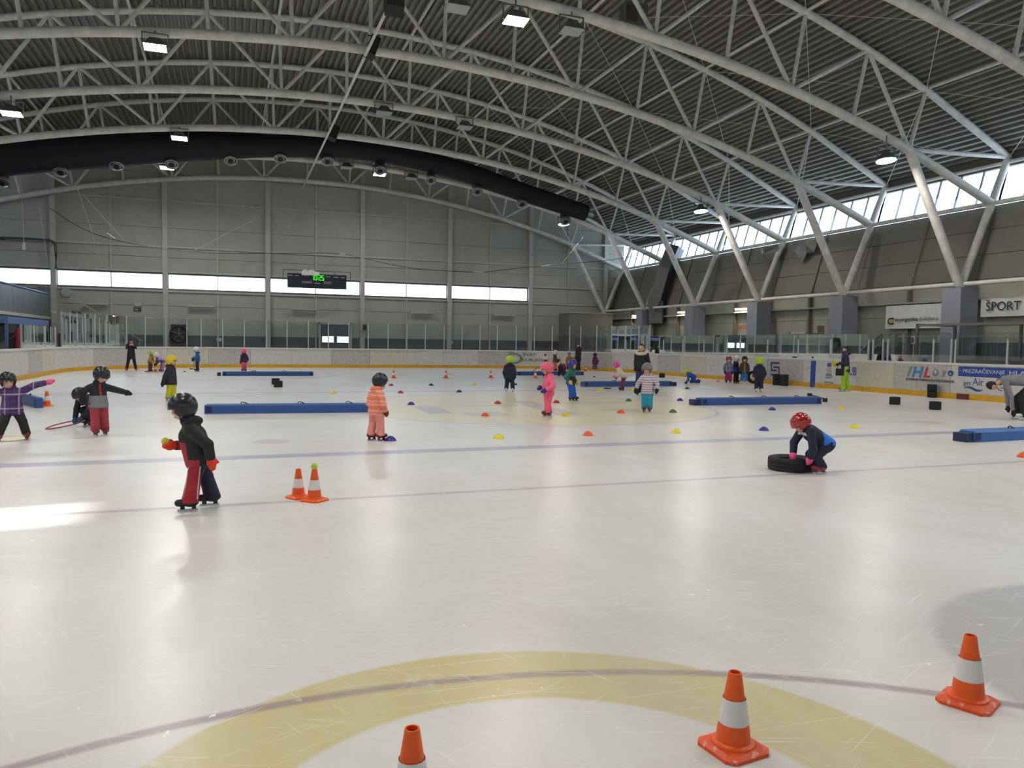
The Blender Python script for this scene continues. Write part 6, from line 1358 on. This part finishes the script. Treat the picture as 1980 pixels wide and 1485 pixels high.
person(1150, 717.5, 681, -160, 'small child in maroon jacket and purple trousers, one arm out', jacket=K('berry', (116, 40, 86)), trousers=stripes('purple_stripe', [(0, (70, 40, 90)), (.5, (190, 110, 150)), (.75, (60, 36, 84))], .14), glove=gBLK, skate=sWHITE, helmet=hBLACK, hL=(.02, .10, .44), hR=(.05, .0, .5) if False else (.04, -.16, .42), eR=None, aL=(0, .08, .095), aR=(0, -.08, .095))
# cream puffer
person(1203, 755.5, 699, -85, 'child bending forward in cream padded jacket, maroon trousers and pink helmet', H=1.12, jacket=K('cream_puffer', (208, 200, 184)), trousers=K('wine', (124, 34, 62)), glove=gPINK, skate=sBLACK, helmet=hPINK2, puff=.008, pel=(-.05, 0, .45), chest=(.08, 0, .60), head=(.20, 0, .80), nod=30, hL=(.22, .08, .46), hR=(.18, -.08, .44), eL=(.1, .14, .5))
# scarf adult
person(1239, 764, 664, -18, 'adult in black jumper with cream scarf and blue jeans', ADULT, jacket=cBLACK, trousers=[K('jeans', (36, 52, 104)), K('dark_flare', (24, 26, 46))], glove=gBLK, skate=sBLACK, hair=K('hair_brown', (44, 32, 26)), scarf=K('cream_scarf', (206, 198, 172)), hood=False, hL=(.06, .13, .52), hR=(.08, -.10, .52), tzone=lambda f, l, u: np.where(u < .16, 1, 0), flare=1.6)
# striped jacket
person(1251, 797, 698, -12, 'child in white jacket with purple and red stripes, teal trousers, grey helmet', jacket=stripes('stripe_jacket', [(0, (206, 198, 206)), (.34, (92, 78, 130)), (.46, (212, 204, 210)), (.72, (196, 92, 96)), (.82, (204, 198, 206)), (.93, (84, 80, 116))], .115), trousers=K('teal', (36, 148, 182)), glove=gBLK, skate=sMAR, helmet=hGREY, head=(.04, -.01, .84), nod=14, hL=(.03, .19, .46), eL=(.0, .19, .56), hR=(.06, -.21, .45), eR=(0, -.19, .55), jlen=.03, aL=(0, .055, .095), aR=(0, -.055, .095), hood=True)
# crawling child
person(1338, 742, 713, -88, 'child in blue crawling on hands and knees on the ice, lime helmet', H=1.12, jacket=K('crawl_blue', (26, 82, 170)), trousers=K('crawl_trousers', (28, 60, 140)), glove=gBLK, skate=sBLACK, helmet=hLIME, pel=(-.08, 0, .25), chest=(.10, 0, .36), head=(.17, 0, .47), nod=20, hL=(.22, .10, .06), hR=(.20, -.10, .06), eL=(.14, .15, .17), eR=(.13, -.15, .17), kL=(.05, .09, .08), kR=(.03, -.09, .08), aL=(-.22, .08, .11), aR=(-.25, -.08, .11))
# trio by the barrier
person(1408, 741, 687, 8, 'child in grey-violet jacket, magenta trousers and red helmet', jacket=plaid('violet_print', (126, 122, 160), (170, 170, 190), (90, 84, 120), .16), trousers=K('magenta', (150, 40, 110)), glove=gBLK, skate=sBLACK, helmet=hRED)
person(1422.5, 741, 687, 60, 'child in black and blue jacket and white helmet', jacket=[cBLACK, K('strong_blue', (30, 56, 140))], trousers=cBLACK, glove=gBLK, skate=sBLACK, helmet=hWHITE, jzone=lambda f, l, u: np.where(u < .55, 1, 0))
person(1438.5, 742, 687, 5, 'child in brown jacket, bright blue trousers and dark helmet', jacket=[K('dark_brown', (70, 52, 36)), K('olive_zip', (120, 104, 56))], trousers=K('azure', (26, 118, 186)), glove=gBLK, skate=sWHITE, helmet=hBLACK, jzone=lambda f, l, u: np.where((np.abs(l) < .03) & (f > .05), 1, 0), aL=(0, .075, .095), aR=(0, -.075, .095), jlen=.02)
person(1467, 758.5, 688, -165, 'child in navy suit and lime helmet beside an upright tyre', jacket=cNAVY, trousers=cNAVY, glove=gBLK, skate=sWHITE, helmet=hLIME, hR=(.03, .0, .4) if False else None, hL=(.16, .10, .46))
# lady in lime trousers
pg = person(1633, 757, 669, -75, 'adult in dark purple jacket and lime green trousers holding a yellow ball', ADULT, jacket=K('dusk_purple', (52, 38, 76)), trousers=K('lime_trousers', (160, 204, 48)), glove=gBLK, skate=sGREY, hair=K('hair_black', (20, 18, 18)), hL=(.16, .06, .60), hR=(.16, -.10, .60), eL=(.02, .15, .62), eR=(.02, -.15, .62), chest=(.01, 0, .72), aL=(.05, .06, .065), aR=(-.09, -.06, .065), kL=(.05, .06, .29), kR=(-.04, -.05, .29), flare=1.35, jlen=.04)
ball(pg['W'](.215, -.02, .61), .115, 'yellow ball held by the adult in lime trousers', mat('ball_yellow', sc((206, 190, 40)), .5, var=.08), seam=False)
o = empty('shoulder_bag', pg['W'](.16, .17, .36)); tag(o, 'black shoulder bag hanging from the adult in lime trousers', 'bag'); MB().box((0, 0, .12), (.30, .10, .26)).build('bag_body', cBLACK, o); MB().path([(-.13, 0, .24), (-.02, .0, .52), (.13, 0, .24)], .014, 6).build('bag_strap', cBLACK, o, True)
# child pushing the tyre
person(1578, 914, 806, -62, 'child bending over a large tyre, shiny red helmet, navy suit, pink mittens', H=1.13, jacket=[cNAVY, K('bright_blue', (24, 116, 214)), K('white_flash', (216, 216, 220))], trousers=cNAVY, glove=gPINK, skate=sRED, helmet=hRED, pel=(-.10, 0, .33), chest=(.07, 0, .45), head=(.20, .0, .565), nod=42, hL=(.13, .10, .185), hR=(.24, -.09, .20), eL=(.13, .16, .30), eR=(.20, -.16, .33), aL=(-.02, .075, .095), aR=(-.06, -.075, .095), kL=(.06, .085, .20), kR=(.03, -.085, .20),
    jzone=lambda f, l, u: np.where((f < -.02) & (u > .33), 1, np.where((f > .13) & (np.abs(l) < .09) & (u < .47) & (u > .43), 2, 0)), vox=.0115)
# bending adult at the edge
pe = person(1985, 813, 740, -88, 'adult in grey jumper and black trousers bending right down to the ice', ADULT, H=1.70, jacket=K('grey_jumper', (128, 128, 132)), trousers=cBLACK, glove=gBLK, skate=sWHITE, hat=cBLACK, hair=cBLACK, pel=(-.12, 0, .55), chest=(.20, 0, .55), head=(.42, 0, .46), nod=75, hL=(.16, .06, .11), hR=(.22, -.08, .16), eL=(.19, .10, .32), eR=(.24, -.10, .34), aL=(.02, .07, .065), aR=(.10, -.07, .065), kL=(.08, .07, .30), kR=(.12, -.06, .30), hood=False, jslim=.95)
